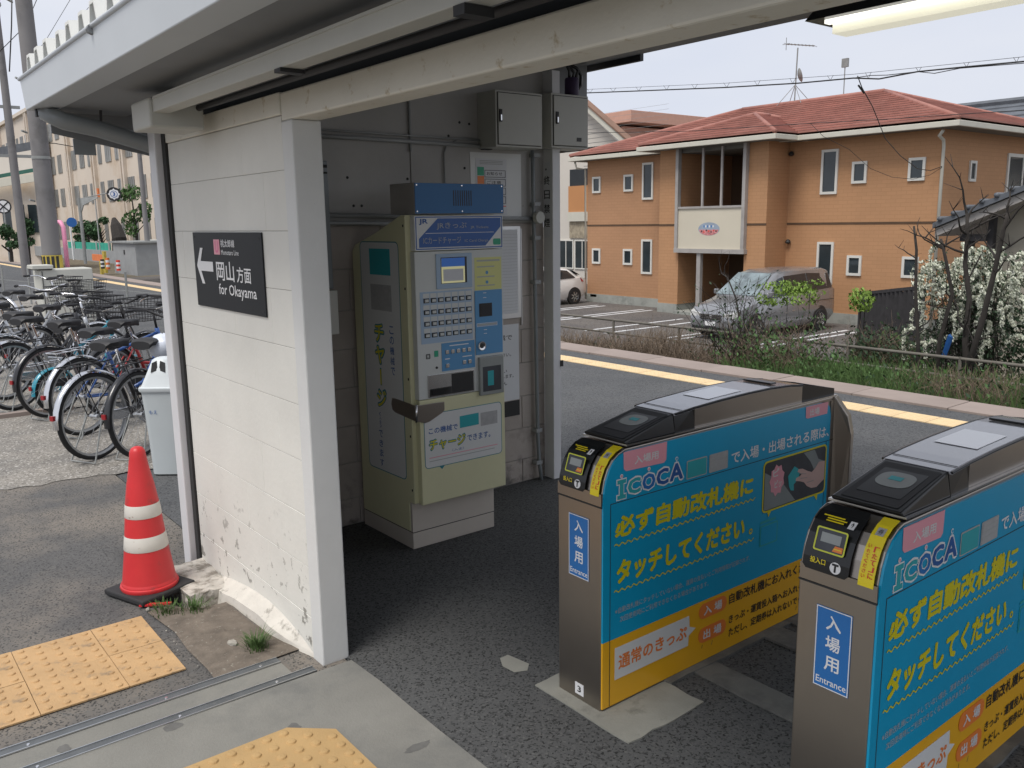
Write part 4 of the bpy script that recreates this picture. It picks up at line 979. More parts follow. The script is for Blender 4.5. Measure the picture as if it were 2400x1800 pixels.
    plate(uf2, [(.012, .002), (.034, .002), (.034, .028), (.012, .028)], .0068, 'ticket_icon', CARDG, ys); text('券', uf2, .016, .007, .030, .023, .0078, INKK, ys, .0)
    # front label
    ff = Fr((-.0006, Wd, 0), (0, -1, 0), (0, 0, 1))
    lb = slab(ff, .058, .470, .160, .698, 0, .0010).build('entrance_label', LBLUE, g)
    ring(ff, [(.059, .471), (.159, .471), (.159, .697), (.059, .697)], [(.0615, .4735), (.1565, .4735), (.1565, .6945), (.0615, .6945)], .0012, 'label_border', INKW, lb)
    for k, ch in enumerate('入場用'): text(ch, ff, .088, .638-.057*k, .130, .679-.057*k, .0013, INKW, lb, .02)
    text('Entrance', ff, .066, .482, .153, .501, .0013, INKW, lb, .012)
    return g
HOODM = mat('hood_grey', (.42, .42, .45), .22, .2, var=.03, coat=.5)
DISPM = mat('display_sky_sheen', (.82, .83, .88), .06, var=.02, coat=1)  # pale base colour stands in for the sky reflected in the display
INKLY = mat('ink_lime', (.62, .66, .05), .4, var=.02)
g1 = make_gate()
g2 = copy_tree(g1); g2.location = (1.955, 1.013, 0)
tag(g1, 'farther steel ticket gate with the white number 3 plate low on its front', 'ticket gate', 'ticket gates')
tag(g2, 'nearest steel ticket gate cut off by the right edge of the photo', 'ticket gate', 'ticket gates')
ff = Fr((-.0006, .225, 0), (0, -1, 0), (0, 0, 1))
np_ = slab(ff, .090, .022, .134, .066, 0, .001).build('number_plate', INKW, g1); text('3', ff, .103, .032, .121, .056, .0013, INKK, np_, .03)

# ================================================================== CONE, BIN, SMALL THINGS
p = onz(352, 1374, .02)
co = wempty('traffic_cone', (p.x, p.y, 0), 'red traffic cone with two white bands on a black base', 'traffic cone')
R = Matrix.Translation((p.x, p.y, 0)) @ Matrix.Rotation(rad(20), 4, 'Z')
MB().box(-.145, -.145, .002, .145, .145, .030).build('rubber_base', RUBBER, co, bevel=.008, xf=R)
CP = [(.118, .068), (.100, .20), (.0905, .28), (.0735, .44), (.060, .53), (.046, .60), (.037, .66)]
def prof(h):
    for A_, B_ in zip(CP, CP[1:]):
        if A_[1] <= h <= B_[1]: return A_[0]+(B_[0]-A_[0])*(h-A_[1])/(B_[1]-A_[1])
cb = MB().lathe([(.128, .030), (.131, .040), (.129, .047), (.124, .050), (.1235, .058), (.119, .063)]+CP+[(.034, .685), (.026, .700), (.012, .707), (0, .708)], (0, 0, 0), 32).build('cone_body', CONER, co, smooth=2, xf=R)
for (h0, h1) in ((.222, .290), (.378, .439)): MB().lathe([(prof(h0)+.0010, h0), (prof(h0)+.002, h0+.002), (prof((h0+h1)/2)+.002, (h0+h1)/2), (prof(h1)+.002, h1-.002), (prof(h1)+.0010, h1)], (0, 0, 0), 32).build('reflective_band', CONEW, co, smooth=True, xf=R)
o = MB().prism([(p.x-.10, p.y-.17, .004), (p.x+.02, p.y-.235, .004), (p.x+.03, p.y-.225, .004), (p.x-.085, p.y-.15, .004)], (0, 0, .008)).build('broken_piece', CONER)
tag(o, 'broken red plastic sliver lying under the cone base', 'plastic piece')
p = onz(520, 1518, .01)
def rock(name, p, s, m, label, cat):
    b = bmesh.new(); bmesh.ops.create_icosphere(b, subdivisions=2, radius=1)
    for v in b.verts: v.co = Vector((v.co.x*s[0], v.co.y*s[1], v.co.z*s[2]))*random.uniform(.82, 1.12)
    me = D.meshes.new(name); b.to_mesh(me); b.free(); me.materials.append(m)
    o = D.objects.new(name, me); COL.objects.link(o); o.location = (p[0], p[1], p[2]); o.rotation_euler = (0, 0, random.uniform(0, 3)); return tag(o, label, cat)
p = onz(546, 1508, .01); rock('stone', (p.x, p.y, .012), (.030, .018, .014), STONE, 'pale stone lying on the soil beside the white wall', 'stone')
p = onz(347, 1432, .0); rock('pebble', (p.x, p.y, .008), (.012, .009, .008), STONE, 'small yellowish pebble in front of the cone', 'pebble')
b = MB()
for k in range(60):
    x, y = random.uniform(.95, 1.22), random.uniform(3.13, 3.75); s = random.uniform(.0015, .006)
    b.v += [(x-s, y, .002), (x+s*.5, y-s, .002), (x+s*.6, y+s, .002), (x, y, .002+s)]; n = len(b.v)-4; b.f += [(n, n+1, n+3), (n+1, n+2, n+3), (n+2, n, n+3)]
tag(b.build('grit', STONE), kind='stuff')
def grass_tuft(cx, cy, n, h, spread, label, z=0):
    b = MB()
    for k in range(n):
        a = random.uniform(0, 2*PI); r0 = random.uniform(0, spread*.5); x, y = cx+r0*math.cos(a), cy+r0*math.sin(a)
        hh = h*random.uniform(.45, 1.1); lean = random.uniform(.1, .9)*hh; aa = a+random.uniform(-.6, .6); w = random.uniform(.0012, .0028)
        px, py = -math.sin(aa)*w, math.cos(aa)*w; P = []
        for t in (0, .4, .75, 1): P.append((x+math.cos(aa)*lean*t*t, y+math.sin(aa)*lean*t*t, z+hh*(t-.18*t*t)))
        base = len(b.v)
        for i, q in enumerate(P): f = (1, .9, .6, .08)[i]; b.v += [(q[0]-px*f, q[1]-py*f, q[2]), (q[0]+px*f, q[1]+py*f, q[2])]
        for i in range(3): j = base+2*i; b.f.append((j, j+1, j+3, j+2))
    return tag(b.build('grass_tuft', GRASSM, fix=False), label, 'grass tuft')
grass_tuft(1.205, 3.22, 170, .085, .09, 'bright green grass tuft at the foot of the white wall')
grass_tuft(1.13, 3.76, 110, .06, .14, 'low green grass tuft beside the plaster step')
grass_tuft(1.03, 3.83, 120, .045, .16, 'dark short grass between cone and plaster step')

p = onz(408, 1112)
bn = wempty('rubbish_bin', (p.x, p.y, 0), 'pale grey plastic rubbish bin with a two hole lid behind the wall corner', 'rubbish bin')
R = Matrix.Translation((p.x+.03, p.y+.12, 0)) @ Matrix.Rotation(rad(-40), 4, 'Z')
b = MB()
def sq(w, d_, z, r=.04): return [(x, y, z) for x, y in rpts(-w, -d_, w, d_, r, 3)]
def loft(rings, cap=True):
    b = MB(); n = len(rings[0])
    for r in rings: b.v += r
    for i in range(len(rings)-1):
        for k in range(n): k2 = (k+1) % n; b.f.append((i*n+k, i*n+k2, (i+1)*n+k2, (i+1)*n+k))
    if cap: b.f.append(tuple(range(n))[::-1]); b.f.append(tuple((len(rings)-1)*n+k for k in range(n)))
    return b
loft([sq(.105, .105, .0), sq(.115, .115, .3), sq(.130, .130, .60)]).build('bin_body', BINP, bn, smooth=2, xf=R)
ld = loft([sq(.138, .138, .59), sq(.142, .142, .60), sq(.142, .142, .618), sq(.128, .128, .625), sq(.10, .10, .70), sq(.06, .075, .80), sq(.045, .06, .812)]).build('lid', BINL, bn, smooth=2, xf=R)
for s in (-1, 1): MB().prism([(s*.004+s*.0, -.078, .735), (s*.050, -.088, .722), (s*.044, -.072, .785), (s*.012, -.066, .80)], (0, -.012, 0)).build('lid_hole', INKK, ld, xf=R)
fb = Fr(R @ Vector((0, -.122, 0)), R.to_3x3() @ Vector((1, 0, 0)), (0, 0, 1)); text('もえ', fb, -.075, .435, -.02, .462, .004, INKN, bn, .0)

# ================================================================== BICYCLES
SPK = {}
def wheel(parent, x, r=.325, tyre=TYRE, rim=ALU, nsp=16):
    key = (r, rim.name)
    w_ = empty('wheel', (x, 0, r)); w_.parent = parent
    if key not in SPK:
        a = MB().lathe([(r-.030, -.013), (r-.016, -.018), (r, -.008), (r, .008), (r-.016, .018), (r-.030, .013)], (0, 0, 0), 36, 'y'); A = a.build('tyre', tyre, w_, smooth=True)
        a = MB().lathe([(r-.046, -.010), (r-.028, -.0135), (r-.028, .0135), (r-.046, .010)], (0, 0, 0), 36, 'y'); B = a.build('rim', rim, w_, smooth=2)
        s = MB()
        for k in range(nsp):
            t = 2*PI*k/nsp; t2 = t+(.5 if k % 2 else -.5)
            s.tube([(.02*math.cos(t2), .022*(1 if k % 4 < 2 else -1), .02*math.sin(t2)), ((r-.04)*math.cos(t), 0, (r-.04)*math.sin(t))], .0012, 3, cap=False)
        s.lathe([(.0, -.04), (.016, -.038), (.018, -.02), (.012, -.01), (.012, .01), (.018, .02), (.016, .038), (0, .04)], (0, 0, 0), 10, 'y')
        Cc = s.build('spokes', FRSIL, w_); SPK[key] = (A, B, Cc)
    else:
        for q in SPK[key]: c = q.copy(); COL.objects.link(c); c.parent = w_
    return w_
def basket(par, x, z, m=BLACKM, w=.17, h=.22, dep=.15):
    b = MB()
    def P(u, v, s): k = .78+.22*v; return (x+(u*dep)*k, s*w*k, z+v*h)
    for v in (0, .2, .4, .6, .8, 1):
        b.tube([P(-1, v, -1), P(1, v, -1), P(1, v, 1), P(-1, v, 1)], .0035 if v < 1 else .006, 4, closed=True)
    for i in range(8):
        u = -1+2*i/7
        for s in (-1, 1): b.tube([P(u, 0, s), P(u, 1, s)], .002, 4, cap=False); b.tube([(P(s, 0, 0)[0], u*w*.78, z), (P(s, 1, 0)[0], u*w, z+h)], .002, 4, cap=False)
    for i in range(6): t = -1+2*i/5; b.tube([P(t, 0, -1), P(t, 0, 1)], .002, 4, cap=False)
    return b.build('basket', m, par)
def bicycle(rx, ry, az, label, frame=FRBLK, fender=FRBLK, bask=True, straight=False, r=.325, seatm=BLACKM, steer=0., lean=0., rim=ALU):
    t = empty('bicycle', (rx, ry, 0), label, 'bicycle', 'parked bicycles', rz=rad(az)); t.rotation_euler = (rad(lean), 0, rad(az))
    wb = 1.10 if r > .3 else .86; k_ = 1 if r > .3 else .92
    wheel(t, 0, r, rim=rim)
    wheel(t, wb, r, rim=rim)
    bb = Vector((.44*wb/1.1, 0, .28)); st = Vector((.30, 0, .66*k_)); hd0 = Vector((wb-.20, 0, .66)); hd1 = Vector((wb-.235, 0, .80))
    b = MB()
    if straight: b.tube([st-Vector((0, 0, .03)), hd1-Vector((0, 0, .04))], .014, 8)
    else: b.tube([st+(bb-st)*.55, Vector((.62*wb/1.1, 0, .40)), hd0+Vector((0, 0, .02))], .015, 8)
    b.tube([bb, Vector((.66*wb/1.1, 0, .34)), hd0], .018, 8); b.tube([bb, st], .016, 8); b.tube([hd0-Vector((-.01, 0, .03)), hd1], .02, 8)
    for s in (-1, 1): b.tube([(0, s*.06, r), bb+Vector((0, s*.03, 0))], .009, 6); b.tube([(0, s*.06, r), st+Vector((-.01, s*.02, -.04))], .008, 6)
    b.build('frame', frame, t, smooth=True)
    b = MB(); 
    for s in (-1, 1): b.tube([(wb, s*.055, r), (wb-.05, s*.05, r+.22), hd0+Vector((.0, s*.03, 0))], .010, 6)
    b.build('fork', CHROME, t, smooth=True)
    MB().tube([st, st+Vector((-.04, 0, .13))], .012, 8).build('seat_post', CHROME, t)
    sx = Vector((.23, 0, .84*k_))
    prof_ = [(-.14, .085, .0), (-.11, .10, .02), (-.04, .095, .02), (.03, .045, .008), (.10, .022, .006), (.145, .016, .0)]
    rr = []
    for (x, w_, h) in prof_:
        rr.append([(sx.x+x, w_*math.cos(a), sx.z+h+.024*math.sin(a)+(-.018 if math.sin(a) < 0 else 0)) for a in [2*PI*k/10 for k in range(10)]])
    loft(rr).build('saddle', seatm, t, smooth=2)
    # fenders
    for (cx, a0, a1) in ((0, rad(-5), rad(185)), (wb, rad(60), rad(205))):
        b = MB(); n = 18; R_ = r+.022
        for i in range(n+1):
            a = a0+(a1-a0)*i/n
            for (yy, dr) in ((-.026, -.012), (-.014, .002), (.014, .002), (.026, -.012)): b.v.append((cx+(R_+dr)*math.cos(a), yy, r+(R_+dr)*math.sin(a)))
        for i in range(n):
            for k in range(3): q = i*4+k; b.f.append((q, q+1, q+5, q+4))
        b.build('fender', fender, t, smooth=True, fix=False)
    # rack, stand
    b = MB(); zr = r*2+.07
    for s in (-1, 1): b.tube([(.16, s*.05, zr+.01), (-.24, s*.06, zr)], .005, 5); b.tube([(-.16, s*.06, zr), (0, s*.065, r)], .004, 5)
    for x in (.1, 0, -.1, -.24): b.tube([(x, -.06, zr), (x, .06, zr)], .004, 5)
    b.build('rack', CHROME if frame is not FRBLK else BLACKM, t)
    b = MB()
    for s in (-1, 1): b.tube([(0, s*.075, r), (-.14, s*.12, .01)], .006, 5)
    b.tube([(-.14, -.12, .01), (-.14, .12, .01)], .005, 5); b.build('stand', GALV, t)
    # handlebar
    b = MB(); hz = 1.0*k_+.02; hx = hd1.x-.03; cs, sn = math.cos(steer), math.sin(steer)
    def H(x, y, z): return (hx+x*cs-y*sn, x*sn+y*cs, z)
    b.tube([hd1, (hx, 0, hz-.06)], .012, 6)
    if straight: b.tube([H(-.02, -.28, hz-.04), H(.02, -.1, hz-.05), H(.02, .1, hz-.05), H(-.02, .28, hz-.04)], .011, 6)
    else: b.tube([H(-.20, -.27, hz+.02), H(-.10, -.27, hz+.02), H(0, -.20, hz+.01), H(.03, -.06, hz-.05), H(.03, .06, hz-.05), H(0, .20, hz+.01), H(-.10, .27, hz+.02), H(-.20, .27, hz+.02)], .011, 6)
    hb = b.build('handlebar', CHROME if frame is FRSIL else BLACKM, t, smooth=True)
    for s in (-1, 1): MB().tube([H(-.21, s*.27, hz+.02), H(-.10, s*.27, hz+.02)], .016, 6).build('grip', BLACKM, hb); MB().tube([H(-.08, s*.25, hz), H(-.19, s*.24, hz-.02)], .005, 4).build('brake_lever', CHROME, hb)
    if bask: basket(t, hd1.x+.22, .78*k_)
    b = MB().tube([bb+Vector((0, -.07, 0)), bb+Vector((.12, -.075, -.12))], .009, 5); b.tube([bb+Vector((0, .07, 0)), bb+Vector((-.12, .075, .12))], .009, 5)
    b.box(bb.x+.08, -.15, bb.z-.135, bb.x+.16, -.07, bb.z-.11); b.box(bb.x-.16, .07, bb.z+.11, bb.x-.08, .15, bb.z+.135)
    b.lathe([(0, -.045), (.085, -.043), (.085, -.038), (0, -.036)], tuple(bb), 16, 'y'); b.build('cranks', CHROME, t)
    if not straight: MB().hexa([(0, -.062, r-.035), (bb.x+.08, -.062, bb.z-.06), (bb.x+.08, -.05, bb.z-.06), (0, -.05, r-.035), (0, -.062, r+.035), (bb.x+.08, -.062, bb.z+.06), (bb.x+.08, -.05, bb.z+.06), (0, -.05, r+.035)]).build('chain_guard', fender, t, bevel=.01)
    MB().box(-r-.040, -.016, r+.04, -r-.027, .016, r+.075).build('rear_reflector', REFL, t)
    MB().lathe([(0, .05), (.028, .045), (.032, 0), (.012, -.03), (0, -.03)], (wb+.03, .075, .62*k_), 12, 'x').build('headlight', CHROME, t, smooth=True)
    return t
bicycle(1.74, 6.70, 36, 'black bicycle with a thin black tyre nearest the rubbish bin', FRBLK, FRBLK, False, True, steer=.5)
bicycle(1.47, 6.86, 29, 'black bicycle with a shiny steel rear mudguard beside the cone', FRBLK, CHROME, True, steer=.25, rim=ALU)
bicycle(1.95, 8.30, 30, 'red framed bicycle deep inside the row', FRRED, FRBLK, True, steer=-.3)
bicycle(1.58, 7.75, 28, 'blue framed bicycle with silver rack behind the two nearest wheels', FRBLUE, CHROME, False, True)
bicycle(1.52, 8.70, 25, 'large wheeled black bicycle with a big wire basket in the row middle', FRBLK, FRBLK, True, steer=.6)
bicycle(1.60, 8.95, 22, 'small wheeled teal folding bicycle behind the big black wheel', FRTEAL, FRTEAL, False, True, r=.20)
bicycle(1.32, 9.30, 28, 'silver bicycle with bright chrome mudguards at the left of the row', FRSIL, CHROME, True, steer=-.4)
bicycle(1.35, 9.95, 26, 'black bicycle with bright mudguards at the left photo edge', FRBLK, CHROME, True, steer=.3)
bicycle(1.75, 10.6, 30, 'black bicycle with a straight bar behind the silver one', FRBLK, FRBLK, False, True)
bicycle(1.35, 11.4, 24, 'black bicycle with a tall curved chrome handlebar at the left edge', FRSIL, FRBLK, True, steer=.8)
bicycle(1.9, 12.4, 27, 'black shopping bicycle farther back in the left row', FRBLK, FRBLK, True, steer=-.2)
bicycle(1.9, 13.6, 30, 'silver shopping bicycle near the white cabinet', FRSIL, CHROME, True, steer=.2)
bicycle(2.2, 15.6, 120, 'bicycle with a large wheel facing left before the concrete pole', FRBLK, CHROME, True, steer=.2)
bicycle(1.7, 16.6, 118, 'farthest bicycle at the left beside the metal railing', FRBLK, FRBLK, True)
# handlebar of the hidden neighbour and plastic bag in a basket
p = onx(385, 812, 2.0)
b = MB(); r_ = []
for i in range(7):
    a = PI*i/6; r_.append([(p.x+(.10*math.sin(a)+.012)*math.cos(t)*random.uniform(.9, 1.1), p.y+(.12*math.sin(a)+.012)*math.sin(t)*random.uniform(.9, 1.1), p.z-.10*math.cos(a)+random.uniform(-.008, .008)) for t in [2*PI*k/12 for k in range(12)]])
o = loft(r_).build('plastic_bag', BAGM, smooth=True); tag(o, 'white plastic bag stuffed into a bicycle basket above the bin', 'plastic bag')

# ================================================================== APARTMENT HOUSE ACROSS THE TRACK
def siding(name, c):
    m = mat(name, c, .8, var=.05, vs=.6); nt = m.node_tree; N = nt.nodes; L = nt.links; b = N['Principled BSDF']
    src = b.inputs['Base Color'].links[0].from_socket
    geo = N.new('ShaderNodeTexCoord'); sp = N.new('ShaderNodeSeparateXYZ'); L.new(geo.outputs['Object'], sp.inputs[0])
    ad = N.new('ShaderNodeMath'); ad.operation = 'ADD'; L.new(sp.outputs[0], ad.inputs[0]); L.new(sp.outputs[1], ad.inputs[1])
    cb = N.new('ShaderNodeCombineXYZ'); L.new(ad.outputs[0], cb.inputs[0]); L.new(sp.outputs[2], cb.inputs[1])
    br = N.new('ShaderNodeTexBrick'); br.inputs['Scale'].default_value = 1; br.inputs['Brick Width'].default_value = .30; br.inputs['Row Height'].default_value = .11
    br.inputs['Mortar Size'].default_value = .007; br.inputs['Color1'].default_value = (1, 1, 1, 1); br.inputs['Color2'].default_value = (.95, .95, .95, 1); br.inputs['Mortar'].default_value = (.86, .84, .82, 1)
    L.new(cb.outputs[0], br.inputs['Vector'])
    mx = N.new('ShaderNodeMix'); mx.data_type = 'RGBA'; mx.blend_type = 'MULTIPLY'; mx.inputs[0].default_value = 1; L.new(src, mx.inputs[6]); L.new(br.outputs[0], mx.inputs[7]); L.new(mx.outputs[2], b.inputs['Base Color'])
    return m
SIDEA, SIDEB = siding('siding_tan_left', (.43, .235, .125)), siding('siding_orange_right', (.47, .255, .128))
ah = wempty('apartment_house', (27, 18.5, -1.5), 'two storey orange apartment house with a red hipped roof', 'house')
w1 = MB().box(24.3, 21.0, -1.18, 32.6, 25.65, 4.05).build('wall', SIDEA, ah)
w2 = MB().box(24.3, 11.68, -1.18, 32.6, 16.45, 4.05).build('wall', SIDEB, ah)
# stair bay: piers, open centre
MB().box(23.2, 19.96, -1.18, 24.6, 20.85, 4.05).build('bay_pier', SIDEB, ah); MB().box(23.2, 16.45, -1.18, 24.6, 17.24, 4.05).build('bay_pier', SIDEB, ah)
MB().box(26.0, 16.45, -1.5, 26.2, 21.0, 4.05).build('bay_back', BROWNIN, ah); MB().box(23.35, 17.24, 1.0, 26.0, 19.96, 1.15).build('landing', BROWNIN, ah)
MB().box(24.6, 17.0, -1.2, 26.0, 17.24, 4.0).build('bay_side', SIDEA, ah); MB().box(24.6, 19.96, -1.2, 26.0, 20.2, 4.0).build('bay_side', SIDEA, ah)
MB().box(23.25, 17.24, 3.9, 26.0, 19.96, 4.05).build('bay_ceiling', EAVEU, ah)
for (x0, y0, x1, y1) in ((24.28, 20.86, 32.5, 25.67), (24.28, 11.66, 32.5, 16.43), (23.18, 19.98, 24.6, 20.87), (23.18, 16.43, 24.6, 17.22)): MB().box(x0, y0, -1.62, x1, y1, -1.18).build('foundation', GRNDC, ah)
MB().box(23.0, 17.22, -1.62, 26.0, 19.98, -1.40).build('entrance_step', GRNDC, ah)
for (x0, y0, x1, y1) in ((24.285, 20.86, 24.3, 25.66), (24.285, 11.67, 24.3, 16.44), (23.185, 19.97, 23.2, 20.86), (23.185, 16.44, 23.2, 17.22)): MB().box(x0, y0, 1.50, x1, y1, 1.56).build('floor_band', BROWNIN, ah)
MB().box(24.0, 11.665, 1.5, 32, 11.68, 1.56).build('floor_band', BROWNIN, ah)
# bay balcony panel and uprights
bp = MB().box(23.10, 17.26, .74, 23.16, 19.90, 2.06).build('balcony_panel', PANELC, ah)
MB().box(23.02, 17.12, .60, 23.3, 20.02, .74).build('bay_sill', POSTG, ah); MB().box(23.06, 17.2, 2.06, 23.2, 19.95, 2.13).build('bay_rail', POSTG, ah)
for y in (19.90, 17.16): MB().box(23.04, y, .74, 23.2, y+.12, 4.05).build('bay_post', POSTG, ah)
for y in (18.87, 18.10): MB().box(23.09, y, 2.13, 23.15, y+.07, 4.0).build('bay_post', POSTG, ah)
MB().box(23.08, 18.9, -1.5, 23.22, 19.06, .6).build('bay_column', POSTG, ah)
MB().tube([(24.4, 17.3, 2.1), (24.4, 17.9, 3.0)], .03, 6).build('stair_rail', POSTG, ah)
fb = Fr((23.098, 18.59, 1.39), (0, -1, 0), (0, 0, 1))
plate(fb, [(.44*math.cos(a*PI/16), .215*math.sin(a*PI/16)) for a in range(32)], 0, 'name_oval', mat('oval_grey', (.30, .36, .44), .5), bp)
plate(fb, [(.40*math.cos(PI+a*PI/14), .19*math.sin(PI+a*PI/14)-.02) for a in range(15)], .002, 'oval_flowers', mat('oval_pink', (.55, .22, .22), .5, var=.5, vs=14), bp)
for k in range(7): plate(fb, [(-.30+.1*k+.03*math.cos(a*PI/4), -.07+.03*math.sin(a*PI/4)-.03*math.sin(k*2.1)) for a in range(8)], .004, 'oval_dot', RED if k % 2 else INKK, bp)
for k in range(6): slab(fb, -.22+.075*k, .05, -.18+.075*k, .12, .002, .004).build('oval_letter', INKW if k % 2 else LBLUE, bp)
def win(par, x, y0, y1, z0, z1, f=.075, ns=None):
    """window on a wall facing -x"""
    fr = MB()
    for (a, b_, c, d) in ((y0, y1, z0, z0+f), (y0, y1, z1-f, z1), (y0, y0+f, z0+f, z1-f), (y1-f, y1, z0+f, z1-f)): fr.box(x-.05, a, c, x+.02, b_, d)
    o = fr.build('window', WFRAME, par); MB().box(x-.02, y0+f, z0+f, x-.005, y1-f, z1-f).build('pane', WGLASS, o)
    if ns: MB().box(x-.045, (y0+y1)/2-.025, z0+f, x-.022, (y0+y1)/2+.025, z1-f).build('mullion', WFRAME, o)
    return o
def winy(par, y, x0, x1, z0, z1, f=.075, ns=None):
    fr = MB()
    for (a, b_, c, d) in ((x0, x1, z0, z0+f), (x0, x1, z1-f, z1), (x0, x0+f, z0+f, z1-f), (x1-f, x1, z0+f, z1-f)): fr.box(a, y-.05, c, b_, y+.02, d)
    o = fr.build('window', WFRAME, par); MB().box(x0+f, y-.02, z0+f, x1-f, y-.005, z1-f).build('pane', WGLASS, o)
    if ns: MB().box((x0+x1)/2-.04, y-.045, z0+f, (x0+x1)/2+.04, y-.022, z1-f).build('mullion', WFRAME, o)
    return o
for (a, b_, t) in ((24.88, 25.34, 's'), (23.15, 23.63, 's'), (22.14, 22.68, 't')):
    win(w1, 24.3, a, b_, 2.78 if t == 's' else 2.45, 3.40 if t == 's' else 3.78); win(w1, 24.3, a, b_, .03 if t == 's' else -.28, .63 if t == 's' else 1.0)
for (a, b_, t) in ((14.75, 15.31, 't'), (13.82, 14.29, 's'), (12.10, 12.58, 's')):
    win(w2, 24.3, a, b_, 2.68 if t == 's' else 2.40, 3.31 if t == 's' else 3.72); win(w2, 24.3, a, b_, -.02 if t == 's' else -.32, .58 if t == 's' else .97)
winy(w2, 11.68, 25.95, 26.35, 2.66, 3.24); winy(w2, 11.68, 28.4, 30.6, 1.9, 3.53, .1, True)
for (y, z) in ((16.35, 3.66), (16.33, .95)): MB().lathe([(0, -.05), (.06, -.04), (.09, 0), (.05, .08), (0, .1)], (24.22, y, z), 12).build('wall_lamp', INKK, ah)
MB().box(24.28, 25.1, -1.3, 24.29, 25.45, -1.2).build('vent', INKK, ah)
def hiproof(par, x0, x1, y0, y1, z, pitch, rows, m, t=.065, name='roof', lim=None):
    b = MB(); hw = min(x1-x0, y1-y0)/2; st_ = hw/rows
    for k in range(rows):
        a, c = max(k*st_-.05, -.02), min((k+1)*st_+.05, hw); za, zc = z+a*pitch+t+.05, z+c*pitch+.035
        A = [(x0+a, y0+a), (x1-a, y0+a), (x1-a, y1-a), (x0+a, y1-a)]; C_ = [(x0+c, y0+c), (x1-c, y0+c), (x1-c, y1-c), (x0+c, y1-c)]
        for i in range(4):
            j = (i+1) % 4
            b.poly([(*A[i], za), (*A[j], za), (*C_[j], zc), (*C_[i], zc)]); b.poly([(*A[i], za-.05), (*A[j], za-.05), (*A[j], za), (*A[i], za)])
            b.poly([(*A[j], za-.05), (*A[i], za-.05), (*C_[i], zc-.04), (*C_[j], zc-.04)])
    o = b.build(name, m, par, fix=False)
    r = MB()
    ex = hw
    if y1-y0 >= x1-x0: R1, R2 = ((x0+x1)/2, y0+hw), ((x0+x1)/2, y1-hw)
    else: R1, R2 = (x0+hw, (y0+y1)/2), (x1-hw, (y0+y1)/2)
    zt = z+hw*pitch+t
    r.tube([(*R1, zt), (*R2, zt)], .09, 6)
    for (cx, cy) in ((x0, y0), (x1, y0), (x1, y1), (x0, y1)):
        q = R1 if (Vector((cx, cy))-Vector(R1)).length <= (Vector((cx, cy))-Vector(R2)).length else R2
        r.tube([(cx, cy, z+t), (*q, zt)], .075, 6)
    r.build('ridge_tiles', m, o, smooth=True)
    return o
ro = hiproof(ah, 23.75, 33.1, 11.05, 26.1, 4.17, .335, 15, TILER)
r2 = hiproof(ah, 22.62, 28.9, 15.85, 21.35, 4.175, .335, 9, TILER)
def fascia(par, x0, x1, y0, y1, z, m=FASC, h=.15):
    b = MB(); 
    for (a, b_, c, d) in ((x0-.05, x0+.03, y0-.05, y1+.05), (x1-.03, x1+.05, y0-.05, y1+.05), (x0+.03, x1-.03, y0-.05, y0+.03), (x0+.03, x1-.03, y1-.03, y1+.05)): b.box(a, c, z-h, b_, d, z)
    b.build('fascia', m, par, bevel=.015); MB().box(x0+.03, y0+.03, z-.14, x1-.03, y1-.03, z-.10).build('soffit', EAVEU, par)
fascia(ah, 23.75, 33.1, 11.05, 26.1, 4.165)
fascia(ah, 22.62, 24.9, 15.85, 21.35, 4.172)
b = MB().tube([(23.9, 11.5, 3.95), (23.95, 11.62, 3.82), (24.2, 11.62, 3.72), (24.24, 11.62, 3.55), (24.24, 11.62, -1.4)], .045, 8); b.build('drainpipe', FASC, ah, smooth=True)
b = MB().tube([(23.85, 25.9, 4.0), (23.9, 25.85, 3.75), (24.25, 25.72, 3.72), (24.26, 25.70, -1.4)], .04, 8); b.build('drainpipe', FASC, ah, smooth=True)
# roof antenna and dish
e0 = onx(1862, 236, 28.4); e1 = onx(1870, 112, 28.4)
an = wempty('roof_antenna', tuple(e0), 'television aerial with a small dish on the red roof ridge', 'antenna')
b = MB().tube([(e0.x, e0.y, e0.z-.1), (e1.x, e1.y+.0, e1.z)], .025, 6)
for (dx, dy) in ((.5, .5), (-.5, .5), (.5, -.5), (-.5, -.5)): b.tube([(e0.x, e0.y, e0.z+.55), (e0.x+dx*.7, e0.y+dy, e0.z-.15)], .012, 4)
b.build('mast', GALV, an)
b = MB().tube([(e1.x-.2, e1.y+.35, e1.z+.16), (e1.x+.2, e1.y-.55, e1.z+.0)], .02, 5)
for k in range(9):
    t = k/8; c = Vector((e1.x-.2, e1.y+.35, e1.z+.16)).lerp(Vector((e1.x+.2, e1.y-.55, e1.z+.0)), t); b.tube([c+Vector((.22, .05, 0)), c-Vector((.22, .05, 0))], .008, 4)
b.tube([(e1.x-.2, e1.y+.35, e1.z-.05), (e1.x-.2, e1.y+.35, e1.z+.38)], .012, 4); b.tube([(e1.x-.2, e1.y+.50, e1.z+.16), (e1.x-.2, e1.y+.2, e1.z+.16)], .012, 4); b.build('yagi', GALV, an)
dv = MB().lathe([(0, .0), (.1, .012), (.2, .05), (.25, .085)], (0, 0, 0), 16); dvo = dv.build('dish', GALV, an, smooth=True, xf=Matrix.Translation((e0.x, e0.y-.1, e0.z+.85)) @ Matrix.Rotation(rad(70), 4, 'Y') @ Matrix.Rotation(rad(40), 4, 'X'))
e2 = onx(1977, 225, 30)
a2 = wempty('small_antenna', tuple(e2), 'small flat aerial on a thin mast above the red roof', 'antenna')
